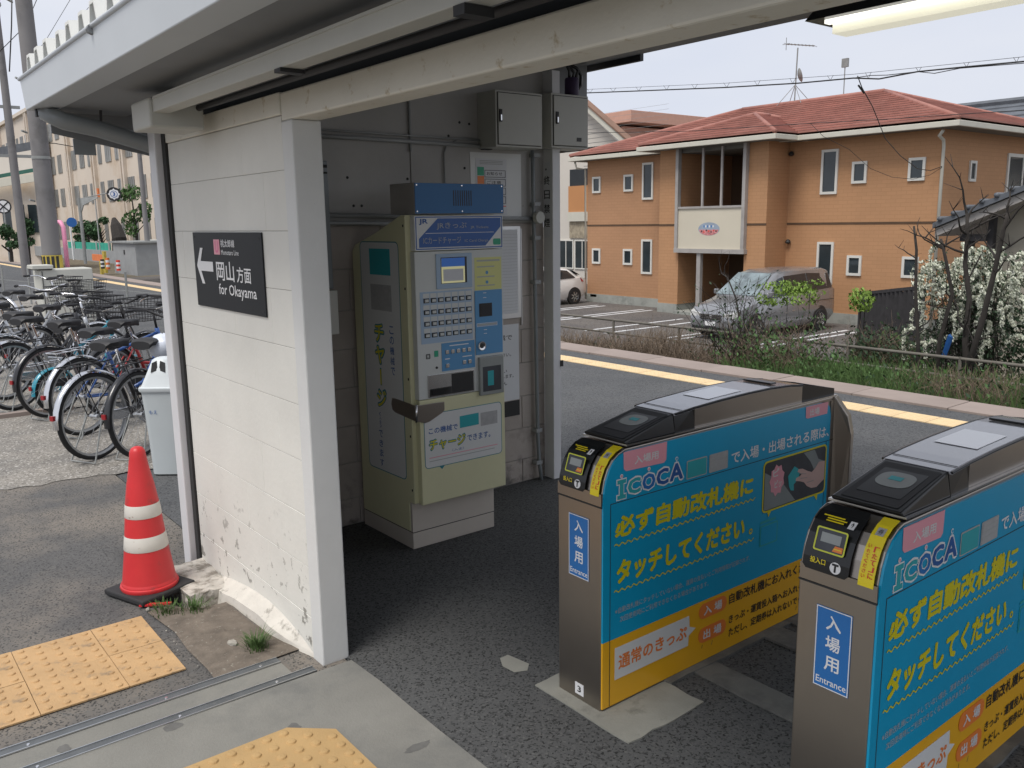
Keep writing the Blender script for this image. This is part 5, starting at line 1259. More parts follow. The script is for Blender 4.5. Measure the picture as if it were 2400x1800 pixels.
MB().tube([(e2.x, e2.y, e2.z-.1), (e2.x, e2.y, e2.z+1.0)], .02, 5).build('mast', GALV, a2); MB().box(e2.x-.05, e2.y-.12, e2.z+1.0, e2.x+.05, e2.y+.12, e2.z+1.3).build('panel', GALV, a2)

# ------------------------------------------------------------------ houses left and right of it
nh = wempty('balcony_house', (33, 28.5, -1.5), 'white gabled house with an orange tiled balcony left of the apartment house', 'house')
q0 = onx(1300, 640, 31.0)
MB().box(31.0, 27.4, -1.6, 36, 36, 5.35).build('wall', CREAMW, nh)
def Y31(u, v): p = onx(u, v, 30.9); return p.y, p.z
ra, rb = onx(1360, 232, 30.6), onx(1482, 340, 30.6)
dy = ra.y-rb.y; sl = (ra.z-rb.z)/dy
pk = (ra.y+3.0, ra.z+3.0*sl)
MB().prism([(31.0, rb.y+1.0, 5.2), (31.0, 36, 5.2), (31.0, pk[0], pk[1]-.35)], (.5, 0, 0)).build('gable', CREAMW, nh)
b = MB().prism([(30.5, rb.y, rb.z-.28), (30.5, rb.y, rb.z), (30.5, pk[0], pk[1]), (30.5, pk[0], pk[1]-.28)], (.12, 0, 0)); b.build('rake_board', FASC, nh)
b = MB().prism([(30.45, rb.y-.1, rb.z-.02), (30.45, rb.y-.1, rb.z+.07), (30.45, pk[0], pk[1]+.09), (30.45, pk[0], pk[1])], (.5, 0, 0)); b.build('roof', mat('roof_brown', (.22, .13, .09), .8), nh)
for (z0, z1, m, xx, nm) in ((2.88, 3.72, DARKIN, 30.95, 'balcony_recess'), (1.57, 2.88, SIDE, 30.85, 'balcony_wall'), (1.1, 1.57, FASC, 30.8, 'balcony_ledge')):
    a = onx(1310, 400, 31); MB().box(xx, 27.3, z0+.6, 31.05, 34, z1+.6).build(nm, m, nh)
MB().box(30.92, 27.35, .85, 31.02, 34, 1.69).build('brick_band', mat('tan_brick', (.34, .29, .21), .9, var=.35, vs=7), nh)
for k in range(6): win(nh, 31.0, 27.5+1.25*k, 28.65+1.25*k, -.75, .75, .06, True)
for k in range(14): MB().box(30.985, 27.4, 4.0+.22*k, 30.999, 33, 4.008+.22*k).build('siding_line', GWALL, nh)
pt = wempty('pink_building', (44, 36, 0), 'pink flat roofed building behind the white gable', 'building')
c0, c1 = onx(1408, 300, 44), onx(1493, 292, 44)
MB().box(44, c1.y+1.2, -1.6, 52, c0.y+4, 8.0).build('wall', PINKW, pt)
tz = onx(1450, 265, 44).z; MB().box(43.4, c1.y, tz-.75, 52, c0.y+5, tz).build('roof_slab', PINKW, pt, bevel=.02)
for k in range(3): MB().box(43.95, c1.y+1.5+.6*k, tz-1.5, 44.0, c1.y+1.8+.6*k, tz-.8).build('window', WGLASS, pt)
gh = wempty('grey_tiled_house', (40, 10, -1.5), 'house with a grey tiled roof behind the right end of the red roof', 'house')
g0, g1_, g2_ = onx(2195, 262, 38), onx(2420, 232, 38), onx(2362, 298, 34)
b = MB(); rows = 9; xa, xb = 33.6, 38.6; zt = g1_.z; zb_ = zt-(xb-xa)*.42
for k in range(rows):
    x0 = xa+(xb-xa)*k/rows; x1 = xa+(xb-xa)*(k+1)/rows; z0 = zb_+(zt-zb_)*k/rows; z1 = zb_+(zt-zb_)*(k+1)/rows
    b.hexa([(x0, 4.0, z0-.05), (x1, 4.0, z1-.05), (x1, 18.6, z1-.05), (x0, 18.6, z0-.05), (x0, 4.0, z0+.05), (x1, 4.0, z1+.0), (x1, 18.6, z1+.0), (x0, 18.6, z0+.05)])
gro = b.build('roof', TILEG, gh)
MB().tube([(xb, 3.9, zt+.05), (xb, 18.7, zt+.05)], .16, 6).build('ridge', TILEG, gro)
MB().box(34.2, 4.5, -1.6, 42, 18, zb_+.1).build('wall', CREAMW, gh)
yv = onx(2368, 300, 33.4).y
MB().prism([(33.45, yv, zb_-.4), (33.45, yv-4, zb_-.4), (33.45, yv-4, zb_+2.4)], (1.2, 0, 0)).build('gable_wall', CREAMW, gh)
# near right neighbour with a sloping verge
rn = wempty('right_neighbour_house', (18, 2, -1.5), 'beige house with a dark sloping roof edge at the right photo edge', 'house')
a, b0 = onx(2185, 535, 17.0), onx(2420, 438, 17.0); sl = (b0.z-a.z)/(a.y-b0.y); ye = a.y-9
for k, (dx, zz, hh, m, nm) in enumerate(((0, .0, .10, TILEG, 'roof_edge'), (.08, -.16, .155, POSTG, 'rake_board'))):
    MB().prism([(17.0+dx, a.y-.02*k, a.z+zz), (17.0+dx, a.y-.02*k, a.z+zz+hh), (17.0+dx, ye, a.z+zz+hh+9*sl), (17.0+dx, ye, a.z+zz+9*sl)], (6-dx*2, 0, 0)).build(nm, m, rn)
b = MB()
for k in range(34):
    y = a.y-.14-.25*k; b.tube([(16.97, y, a.z+.12+(a.y-y)*sl), (23, y, a.z+.12+(a.y-y)*sl)], .05, 6)
b.build('roof_tiles', TILEG, rn, smooth=True)
wy_ = onx(2330, 560, 17.7).y
MB().prism([(17.7, wy_, -1.6), (17.7, wy_, a.z-.1+(a.y-wy_)*sl), (17.7, ye, a.z-.1+9*sl), (17.7, ye, -1.6)], (5, 0, 0)).build('wall', mat('beige_wall', (.36, .33, .27), .9, var=.08, vs=1, c2=(.22, .2, .17), m2=(.55, .7), s2=1.5), rn)
MB().box(17.4, wy_-.1, -1.6, 17.55, wy_+.0, a.z+.0+(a.y-wy_)*sl-.1).build('porch_post', WOODD, rn)
MB().box(17.3, wy_, a.z-.25, 17.4, a.y-.4, a.z-.12).build('porch_beam', WOODD, rn)
MB().box(17.35, a.y-.62, -1.6, 17.47, a.y-.5, a.z-.12).build('porch_post', WOODD, rn)

# ------------------------------------------------------------------ dark board fence
df = wempty('board_fence', (17, 9, -1.5), 'dark weathered board fence behind the flowering shrub', 'fence')
f0, f1 = onx(2030, 690, 17.5), onx(2160, 676, 16.5)
n = 14
for k in range(n):
    t = k/(n-1); c = f0.lerp(f1, t); h = c.z+random.uniform(-.02, .02)
    MB().box(c.x-.015, c.y-.078, -1.6, c.x+.015, c.y+.078, h).build('board', WOODD, df)
MB().box(f0.x-.07, f0.y-.02, -1.6, f0.x+.07, f0.y+.12, f0.z+.06).build('fence_post', WOODD, df)
b = MB().tube([(f0.x, f0.y+.05, f0.z+.02), (f1.x, f1.y, f1.z+.02)], .045, 4); b.build('capping_rail', WOODD, df)

# ------------------------------------------------------------------ vehicles
def section(xs, ybase, prof_):     # helper: body loft along x from (half width, z) outlines
    rings = []
    for x, pts in zip(xs, prof_):
        r = [(x, ybase+y, z) for (y, z) in pts] + [(x, ybase-y, z) for (y, z) in reversed(pts)]
        rings.append(r)
    return loft(rings)
def carwheel(par, x, y, z, r, w_=.19, side=-1):
    e = empty('wheel', (x, y, z)); e.parent = par
    MB().lathe([(r*.62, -w_/2), (r*.93, -w_/2), (r, -w_/2+.03), (r, w_/2-.03), (r*.93, w_/2), (r*.62, w_/2)], (0, 0, 0), 28, 'y').build('tyre', TYRE, e, smooth=2)
    b = MB().lathe([(r*.66, side*(w_/2+.002)), (r*.60, side*(w_/2-.01)), (r*.55, side*(w_/2-.05))], (0, 0, 0), 28, 'y')
    for k in range(7):
        a = 2*PI*k/7; ca, sa = math.cos(a), math.sin(a); yy = side*(w_/2-.012)
        b.hexa([(ca*r*.08-sa*.03, yy-.015, sa*r*.08+ca*.03), (ca*r*.08+sa*.03, yy-.015, sa*r*.08-ca*.03), (ca*r*.62+sa*.018, yy-.015, sa*r*.62-ca*.018), (ca*r*.62-sa*.018, yy-.015, sa*r*.62+ca*.018),
                (ca*r*.08-sa*.03, yy+.015, sa*r*.08+ca*.03), (ca*r*.08+sa*.03, yy+.015, sa*r*.08-ca*.03), (ca*r*.62+sa*.018, yy+.015, sa*r*.62-ca*.018), (ca*r*.62-sa*.018, yy+.015, sa*r*.62+ca*.018)])
    b.build('rim', SSL, e); MB().lathe([(0, side*.03), (r*.58, side*.03)], (0, 0, 0), 20, 'y').build('brake', INKK, e)
van = empty('parked_van', (18.55, 14.78, -1.5), 'silver grey minivan with its nose towards the railway', 'van')
# outline stations along x (0 = nose): half width, sill z, belt z, roof z, roof half width
ST = [(0.00, .62, .30, .60, .62, .50), (.06, .74, .24, .72, .78, .60), (.30, .81, .22, .86, .93, .68), (.85, .845, .22, .98, 1.06, .72), (1.02, .85, .22, 1.00, 1.12, .70), (1.90, .85, .22, 1.08, 1.70, .60), (2.35, .85, .22, 1.10, 1.78, .62), (3.3, .85, .22, 1.13, 1.80, .63), (4.2, .845, .24, 1.17, 1.78, .62), (4.48, .83, .28, 1.18, 1.72, .60), (4.62, .80, .34, 1.16, 1.30, .66), (4.66, .76, .40, .95, 1.0, .66)]
rings = []
for (x, hw, zs_, zb_, zr, rw) in ST:
    side = [(hw*.9, zs_), (hw, zs_+.12), (hw+.005, (zs_+zb_)/2), (hw-.01, zb_), (rw+(hw-rw)*.10, zr-.05), (rw*.9, zr), (rw*.45, zr+.018)]
    rings.append([(x, -y, z) for y, z in side] + [(x, y, z) for y, z in reversed(side)])
loft(rings).build('body', VANS, van, smooth=2)
def vs_(x, t):      # point on the near side glass: t 0 belt, 1 roof
    for A, B in zip(ST, ST[1:]):
        if A[0] <= x <= B[0]:
            f = (x-A[0])/(B[0]-A[0]); hw, zb_, zr, rw = [A[i]+(B[i]-A[i])*f for i in (1, 3, 4, 5)]
            y0_, z0_ = hw-.01, zb_; y1_, z1_ = rw+(hw-rw)*.10, zr-.05
            return (x, -(y0_+(y1_-y0_)*t)-.006, z0_+(z1_-z0_)*t)
for (xa, xb, ta, ll) in ((1.35, 2.18, .0, 1), (2.22, 3.25, .05, 0), (3.29, 4.42, .05, 0)):
    b = MB(); P = []
    if ll: P = [vs_(1.30, .06), vs_(2.18, .06), vs_(2.18, .86), vs_(1.98, .84)]
    else: P = [vs_(xa, .06), vs_(xb, .06), vs_(xb-.0, .87), vs_(xa, .87)]
    b.prism(P, (0, -.006, .002)); b.build('side_window', GLASSC, van)
    c = b; d = MB(); d.prism([(p[0], -p[1], p[2]) for p in P], (0, .006, .002)); d.build('side_window', GLASSC, van)
b = MB(); b.prism([(1.05, -.66, 1.145), (1.05, .66, 1.145), (1.86, .54, 1.70), (1.86, -.54, 1.70)], (-.012, 0, .018)); b.build('windscreen', GLASSW, van)
MB().box(-.02, -.34, .56, .045, .34, .70).build('grille', INKK, van, bevel=.01)
for z in (.585, .63, .675): MB().box(-.035, -.36, z, .03, .36, z+.022).build('grille_bar', CHROME, van)
MB().lathe([(0, -.045), (.045, -.04), (.05, -.03)], (0, 0, .64), 16, 'x').build('badge', CHROME, van)
for s in (-1, 1):
    MB().hexa([(.0, s*.38, .60), (.03, s*.74, .62), (.30, s*.80, .72), (.12, s*.40, .72), (.0, s*.38, .72), (.06, s*.73, .76), (.30, s*.79, .84), (.12, s*.42, .76)]).build('headlight', LAMPC, van, bevel=.015)
    MB().box(1.30, s*.90-.07, 1.12, 1.42, s*.90+.07, 1.27).build('mirror', VANS, van, bevel=.03)
MB().box(-.03, -.62, .30, .02, .62, .36).build('bumper_intake', INKK, van); MB().box(-.035, -.17, .40, -.02, .17, .51).build('number_plate', INKW, van)
MB().box(2.1, -.862, .62, 2.24, -.85, .65).build('door_handle', CHROME, van); MB().box(2.45, -.862, .66, 2.6, -.85, .69).build('door_handle', CHROME, van)
MB().box(3.45, -.86, .88, 4.5, -.845, .895).build('door_rail', INKK, van)
MB().box(2.20, -.862, .34, 2.207, -.846, 1.08).build('door_gap', INKK, van); MB().box(3.27, -.862, .36, 3.277, -.846, 1.1).build('door_gap', INKK, van)
for x in (.85, 3.85):
    for s in (-1, 1):
        MB().lathe([(.0, s*.852), (.37, s*.852), (.37, s*.80)], (x, 0, .36), 28, 'y').build('wheel_arch', INKK, van)
        carwheel(van, x, s*.775, .315, .315, .19, s)
        
car = empty('parked_car', (19.9, 25.95, -1.5), 'white hatchback with a red tail lamp half hidden by the hall post', 'car')
ST2 = [(0, .6, .25, .55, .60, .45), (.1, .76, .2, .65, .72, .6), (.9, .84, .2, .88, .95, .66), (1.0, .84, .2, .9, 1.0, .64), (1.75, .845, .2, .93, 1.42, .52), (2.3, .845, .2, .95, 1.46, .53), (3.1, .84, .22, .99, 1.38, .50), (3.6, .82, .26, 1.03, 1.12, .55), (3.85, .78, .32, .95, 1.0, .6), (3.92, .72, .38, .75, .8, .6)]
rings = []
for (x, hw, zs_, zb_, zr, rw) in ST2:
    side = [(hw*.9, zs_), (hw, zs_+.12), (hw+.005, (zs_+zb_)/2), (hw-.01, zb_), (rw+(hw-rw)*.10, zr-.04), (rw*.9, zr), (rw*.45, zr+.015)]
    rings.append([(x, -y, z) for y, z in side] + [(x, y, z) for y, z in reversed(side)])
loft(rings).build('body', CARW, car, smooth=2)
b = MB().prism([(1.25, -.835, .96), (3.25, -.825, 1.03), (3.0, -.60, 1.30), (2.3, -.59, 1.38), (1.78, -.60, 1.34)], (0, -.012, .01)); b.build('side_window', GLASSC, car)
MB().prism([(3.28, -.60, 1.30), (3.28, .60, 1.30), (3.62, .66, 1.12), (3.62, -.66, 1.12)], (.01, 0, .012)).build('rear_window', GLASSC, car)
for s in (-1, 1): MB().hexa([(3.55, s*.77, .86), (3.90, s*.60, .84), (3.9, s*.74, .84), (3.60, s*.84, .86), (3.50, s*.75, 1.02), (3.82, s*.60, .97), (3.85, s*.72, .97), (3.52, s*.83, 1.02)]).build('tail_lamp', LIGHTR, car)
for x in (.75, 3.2):
    for s in (-1, 1):
        MB().lathe([(.0, s*.848), (.345, s*.848), (.345, s*.80)], (x, 0, .32), 28, 'y').build('wheel_arch', INKK, car); carwheel(car, x, s*.765, .30, .30, .18, s)

# ------------------------------------------------------------------ pipe fence beyond the track
pf = wempty('pipe_fence', (12.2, 8, -1.3), 'low rusty pipe fence with two rails beyond the track', 'fence')
RY = lambda y: -.24
MB().tube([(12.2, 24, -.235), (12.2, 10.2, -.235), (12.2, 3, -.25), (12.2, -6, -.26)], .024, 8).build('rail', FENCEM, pf, smooth=True)
MB().tube([(12.2, 24, -.49), (12.2, 10.2, -.49), (12.2, 7.2, -.50), (12.2, -6, -.51)], .020, 8).build('rail', FENCEM, pf, smooth=True)
y = 22.2
while y > -6: MB().tube([(12.2, y, -1.5), (12.2, y, -.22)], .024, 8).build('fence_post', FENCEM, pf); y -= 1.68

# ------------------------------------------------------------------ planting
def leaves(b, c, R_, n, s, flat=.0):
    for k in range(n):
        while True:
            q = Vector((random.uniform(-1, 1), random.uniform(-1, 1), random.uniform(-1, 1)))
            if q.length < 1 and q.length > random.uniform(0, .8): break
        p = Vector(c)+Vector((q.x*R_[0], q.y*R_[1], q.z*R_[2])); a = Vector((random.uniform(-1, 1), random.uniform(-1, 1), random.uniform(-.4, 1))).normalized()
        t = a.orthogonal().normalized(); u = a.cross(t); ss = s*random.uniform(.5, 1.2)
        b.poly([p-t*ss, p-u*ss*.45, p+t*ss, p+u*ss*.45])
def twigs(b, cx, cy, z, n, h, w, r=.006, lean=.5, seg=4, br=2):
    tips = []
    for k in range(n):
        a = random.uniform(0, 2*PI); x, y = cx+random.uniform(-w, w)*.6, cy+random.uniform(-w, w)*.6; L = h*random.uniform(.55, 1.05)
        d = Vector((math.cos(a)*lean*random.random(), math.sin(a)*lean*random.random(), 1)).normalized(); P = [Vector((x, y, z))]
        for i in range(seg): d = (d+Vector((random.uniform(-.22, .22), random.uniform(-.22, .22), random.uniform(-.12, .1)))).normalized(); P.append(P[-1]+d*L/seg)
        b.tube(P, [r*(1-.75*i/seg) for i in range(seg+1)], 3, cap=False); tips.append(P[-1])
        for j in range(br):
            i = random.randint(1, seg-1); dd = Vector((random.uniform(-1, 1), random.uniform(-1, 1), random.uniform(.2, 1))).normalized()*L*random.uniform(.2, .45)
            b.tube([P[i], P[i]+dd*.6+Vector((0, 0, .02)), P[i]+dd], [r*.5, r*.35, r*.15], 3, cap=False); tips.append(P[i]+dd)
    return tips
def shrub(name, cx, cy, z, w, h, label, tw=60, leafm=None, nl=0, ls=.03, stem=DRY, cat='shrub', r=.006, lean=.6, br=3, wy=None):
    e = wempty(name, (cx, cy, z), label, cat, None); wy = wy or w
    b = MB(); tips = []
    for k in range(tw): tips += twigs(b, cx+random.uniform(-w, w), cy+random.uniform(-wy, wy), z, 1, h, .02, r, lean, br=br)
    b.build('stems', stem, e, fix=False)
    if leafm:
        b = MB()
        for k in range(nl): t = random.choice(tips); leaves(b, t-Vector((0, 0, random.uniform(0, h*.35))), (.10, .10, .12), 1, ls)
        b.build('foliage', leafm, e, fix=False)
    return e
def at(u, v, x): return onx(u, v, x)
DRYK = [(1345, 'dry brown shrub under the left end of the pipe fence', .75), (1400, 'dry brown shrub right of the first fence post', .72), (1450, 'dense dry shrub behind the second fence post', .75), (1510, 'tall dry twiggy shrub left of the van', .95), (1560, 'widest dry brown shrub below the parking lines', 1.0), (1610, 'dry shrub beside the dark third fence post', .95), (1660, 'grey dry shrub under the van bumper', .80), (1705, 'grey dry shrub under the van grille', .75)]
for (u, lab, h) in DRYK:
    p = at(u, 800, 11.3); shrub('dry_shrub', 11.3, p.y, -1.08, .34, h*1.02, lab, 210, LEAFD if u in (1450, 1400) else None, 160, .035, wy=.38)
p = at(1800, 800, 11.5)
shrub('mixed_shrub', 11.5, p.y, -1.08, .35, 1.35, 'tangled olive shrub in front of the silver van', 170, LEAFG, 2200, .04, wy=.65)
e = shrub('young_leafed_shrub', 11.9, at(1845, 800, 11.9).y, -1.08, .2, 1.3, 'shrub with fresh bright green leaves in front of the van windows', 34, None, 0, wy=.3, stem=BARK)
b = MB()
for k in range(36):
    q = at(random.uniform(1790, 1905), random.uniform(662, 712), 11.9); leaves(b, (11.9+random.uniform(-.25, .25), q.y, q.z), (.12, .12, .06), 26, .035)
b.build('foliage', LEAFB, e, fix=False)
p = at(1740, 760, 11.7)
shrub('bare_shrub', 11.7, p.y, -1.08, .3, 1.9, 'branching shrub with small dark leaves before the van windscreen', 60, LEAFD, 900, .035, stem=BARK, r=.010, lean=.7, wy=.4)
for k, (u, lab, hh, m, st_) in enumerate(((1900, 'green grassy shrub under the parking line ends', .75, LEAFG, GRASSM), (1975, 'bright grassy clump left of the brown bush', .8, LEAFG, GRASSM), (2050, 'green clump below the board fence', .75, LEAFG, GRASSM), (2130, 'mixed green clump before the flowering shrub', .8, LEAFD, GRASSM), (2210, 'green and brown tangle under the white flowers', .85, LEAFG, DRY), (2290, 'brown tangle right of the tall bare tree', .9, LEAFD, DRY), (2370, 'brown and green tangle at the right photo edge', .9, LEAFG, DRY))):
    p = at(u, 830, 11.2); shrub('verge_shrub', 11.2, p.y, -1.08, .5, hh*1.05, lab, 190, m, 500, .04, stem=st_, wy=.45)
# long grass over the verge
b = MB()
for k in range(16000):
    x = random.uniform(10.2, 12.6); y = random.uniform(-2, 8.6) if random.random() < .85 else random.uniform(8.6, 24); h = random.uniform(.25, .78)*(1 if y < 8.2 else .4)
    a = random.uniform(0, 2*PI); l = random.uniform(.05, .25); w_ = .010; z = -1.08
    b.poly([(x-math.sin(a)*w_, y+math.cos(a)*w_, z), (x+math.sin(a)*w_, y-math.cos(a)*w_, z), (x+math.cos(a)*l*.5, y+math.sin(a)*l*.5, z+h*.7), (x+math.cos(a)*l, y+math.sin(a)*l, z+h)])
tag(b.build('verge_grass', GRASSM, fix=False), kind='stuff')
b = MB()
for k in range(5000):
    x = random.uniform(9.9, 12.6); y = random.uniform(-2, 24); h = random.uniform(.1, .45); a = random.uniform(0, 2*PI); l = random.uniform(.05, .3); w_ = .007; z = -1.08
    b.poly([(x-math.sin(a)*w_, y+math.cos(a)*w_, z), (x+math.sin(a)*w_, y-math.cos(a)*w_, z), (x+math.cos(a)*l*.5, y+math.sin(a)*l*.5, z+h*.7), (x+math.cos(a)*l, y+math.sin(a)*l, z+h)])
tag(b.build('dry_grass', DRY, fix=False), kind='stuff')
# bushes behind the fence
p = at(2062, 800, 13.6); shrub('rounded_bush', 13.6, p.y, -1.45, .3, 1.5, 'brownish green bush right of the parked van', 200, LEAFD, 3600, .045, stem=DRY, wy=.35)
p = at(2018, 705, 13.8); b = MB(); leaves(b, tuple(p), (.2, .22, .22), 260, .05); e = wempty('leafy_shoot', (p.x, p.y, -1.45), 'bright leafy shoot rising beside the board fence', 'shrub'); b.build('foliage', LEAFB, e, fix=False); MB().tube([(p.x, p.y, -1.5), (p.x, p.y, p.z)], .015, 5).build('stem', BARK, e)
p = at(2115, 800, 14.4); shrub('evergreen_bush', 14.4, p.y, -1.45, .35, 1.15, 'dark evergreen bush at the foot of the board fence', 90, LEAFG, 3000, .06, stem=BARK, wy=.4)
# white flowering shrub: arching sprays
fc = at(2290, 800, 14.2)
fe = wempty('flowering_shrub', (fc.x, fc.y, -1.45), 'big shrub covered in drooping sprays of small white flowers', 'shrub')
bs, bf, bl = MB(), MB(), MB()
for k in range(150):
    tgt = at(random.gauss(2288, 70), random.triangular(560, 850, 660), 14.2+random.uniform(-.7, .7))
    if tgt.y > fc.y+1.6: continue
    root = Vector((fc.x+random.uniform(-.3, .3), fc.y+random.uniform(-.5, .5), -1.5)); top = (root+tgt)/2; top.z = tgt.z+random.uniform(.1, .5)
    P = [root*((1-t)**2)+top*(2*t*(1-t))+tgt*(t*t) for t in [i/9 for i in range(10)]]; P += [tgt+Vector((0, random.uniform(-.06, .06), -random.uniform(.08, .2))), tgt+Vector((0, random.uniform(-.09, .09), -random.uniform(.25, .5)))]
    bs.tube(P, .005, 3, cap=False)
    t0_ = random.uniform(.45, .75)
    for i in range(44 if random.random() < .8 else 10):
        t = random.uniform(t0_, 1.0)*(len(P)-1); j = min(int(t), len(P)-2); c = P[j].lerp(P[j+1], t-j); leaves(bf, c, (.030, .030, .028), 8, .027)
    for i in range(16): t = random.uniform(.3, 1)*(len(P)-1); j = min(int(t), len(P)-2); c = P[j].lerp(P[j+1], t-j); leaves(bl, c, (.07, .07, .07), 3, .028)
bs.build('stems', BARK, fe, fix=False); bf.build('flowers', FLOWER, fe, fix=False)
leaves(bl, (fc.x+.3, fc.y-.1, -.55), (.6, 1.15, .9), 5200, .045)
bl.build('foliage', LEAFD, fe, fix=False)
b = MB()
p = at(2150, 720, 13.2)
for k in range(14): q = p+Vector((random.uniform(-.05, .05), random.uniform(-.06, .06), -.05*k)); leaves(b, q, (.04, .04, .03), 10, .02)
# bare trees in front of it
def bare_tree(pts, r, label, nb=7, bl_=.7):
    P = [at(u, v, x) for u, v, x in pts]; e = wempty('bare_tree', tuple(P[0]), label, 'tree')
    b = MB().tube(P, [r*(1-.55*i/(len(P)-1)) for i in range(len(P))], 8); b.build('trunk', BARK, e, smooth=True, fix=False)
    c = MB()
    for k in range(nb):
        i = random.randint(1, len(P)-1); f = random.random(); s = P[i-1].lerp(P[i], f); d = Vector((random.uniform(-.5, .5), random.uniform(-1, 1), random.uniform(.2, 1.1))).normalized(); L = bl_*random.uniform(.4, 1); Q = [s]; 
        for j in range(5): d = (d+Vector((random.uniform(-.5, .5), random.uniform(-.55, .55), random.uniform(-.25, .45)))).normalized(); Q.append(Q[-1]+d*L/5)
        c.tube(Q, [r*.38*(1-.16*j) for j in range(6)], 5, cap=False)
        for m_ in range(3): j = random.randint(1, 4); dd = Vector((random.uniform(-1, 1), random.uniform(-1, 1), random.uniform(0, 1))).normalized()*L*.35; c.tube([Q[j], Q[j]+dd*.5, Q[j]+dd], [r*.16, r*.1, r*.05], 4, cap=False)
    tag(c.build('limbs', BARK, e, smooth=True, fix=False), kind='stuff'); return e
bare_tree([(2268, 960, 12.9), (2262, 800, 12.9), (2272, 700, 12.9), (2262, 620, 12.9), (2268, 540, 12.9), (2266, 500, 12.9)], .05, 'thick dark pruned tree standing in the middle of the white flowers', 16, 1.0)
bare_tree([(2150, 940, 12.8), (2152, 800, 12.8), (2146, 690, 12.8), (2148, 585, 12.8), (2142, 530, 12.8)], .035, 'thin dark leafless stem left of the white flowers', 5, .5)
bare_tree([(2190, 940, 13.0), (2202, 800, 13.0), (2232, 690, 13.0), (2215, 600, 13.0), (2205, 560, 13.0)], .04, 'crooked bare tree between thin stem and thick trunk', 8, .8)
bare_tree([(2245, 940, 12.6), (2300, 760, 12.6), (2330, 640, 12.6), (2352, 540, 12.6), (2362, 500, 12.6)], .05, 'bare tree leaning right across the white flowers', 8, .8)
bare_tree([(1740, 850, 12.0), (1735, 760, 12.0), (1725, 700, 12.0), (1705, 650, 12.0), (1690, 640, 12.0)], .02, 'thin bare sapling before the van bonnet', 6, .6)
p = at(2215, 800, 13.2); o = MB().hexa([(p.x, p.y+.05, p.z-.25), (p.x+.05, p.y+.03, p.z-.25), (p.x+.05, p.y-.02, p.z-.23), (p.x, p.y-.0, p.z-.23), (p.x, p.y-.03, p.z+.10), (p.x+.05, p.y-.05, p.z+.12), (p.x+.05, p.y-.10, p.z+.06), (p.x, p.y-.08, p.z+.08)]).build('plastic_sheet', BLUEP, bevel=.01); tag(o, 'crumpled blue plastic hanging under the white flowers', 'plastic sheet')

# ------------------------------------------------------------------ overhead wires on the right
def wire(name, pts, r, label, extra=None, grp='overhead wires'):
    e = wempty(name, tuple(pts[0]), label, 'wire', grp); MB().tube(pts, r, 5).build('cable', WIRE, e, smooth=True, fix=False); return e
X_ = 16.0
mainp = [at(u, v, X_) for u, v in ((1200, 226), (1345, 219), (1500, 213), (1700, 205), (1870, 195), (2000, 183), (2060, 185), (2150, 168), (2250, 158), (2400, 144), (2600, 125))]
e = wire('power_cable', mainp, .014, 'thick bundled black cable crossing the sky over the red roof')
up = [at(u, v, X_) for u, v in ((1200, 217), (1345, 211), (1700, 195), (2000, 174), (2400, 133), (2600, 112))]
MB().tube(up, .005, 4).build('messenger_wire', WIRE, e, fix=False)
MB().tube([at(u, v, X_) for u, v in ((2000, 183), (2040, 177), (2080, 176), (2150, 168), (2190, 172), (2250, 160), (2400, 148))], .009, 4).build('messenger_wire', WIRE, e, fix=False)
b = MB()
for u in (1383, 1437, 1497, 1562, 1628, 1703, 1775, 1858, 1946, 2035, 2153, 2265, 2382):
    def yi(P, u):
        for A, B in zip(P, P[1:]):
            if A[0] <= u <= B[0]: return A[1]+(B[1]-A[1])*(u-A[0])/(B[0]-A[0])
    m_ = [(1200, 226), (1345, 219), (1500, 213), (1700, 205), (1870, 195), (2000, 183), (2060, 185), (2150, 168), (2250, 158), (2400, 144), (2600, 125)]; n_ = [(1200, 217), (1345, 211), (1700, 195), (2000, 174), (2400, 133), (2600, 112)]
    c = at(u, yi(m_, u), X_); 
    for s in (-1, 1): b.tube([c, at(u+s*7, yi(n_, u+s*7)-1, X_)], .0045, 3)
b.build('spacers', WIRE, e, fix=False)
wire('service_drop', [at(2010, 178, 16.0), at(2020, 205, 16.2), at(2045, 250, 17), at(2075, 325, 19), at(2110, 365, 21), at(2150, 395, 23), at(2180, 400, 24.0), at(2208, 390, 24.2)], .010, 'service cable dropping from the main line to the drainpipe corner')
wire('telephone_wire', [at(1900, 290, 22), at(1930, 320, 22.4), at(1990, 350, 23), at(2040, 395, 23.6), at(2090, 415, 23.8), at(2140, 420, 24), at(2180, 410, 24.1), at(2208, 392, 24.2)], .007, 'thin sagging wire across the orange wall')
wire('roof_wire', [at(1330, 312, 21), at(1600, 308, 21), at(1850, 292, 21), at(2100, 278, 21), at(2260, 267, 21), at(2450, 255, 21)], .009, 'long thin wire passing before the red roof')
MB().tube([at(2012, 200, 16.1), at(2025, 218, 16.3)], .02, 6).build('clamp', WIRE, e)

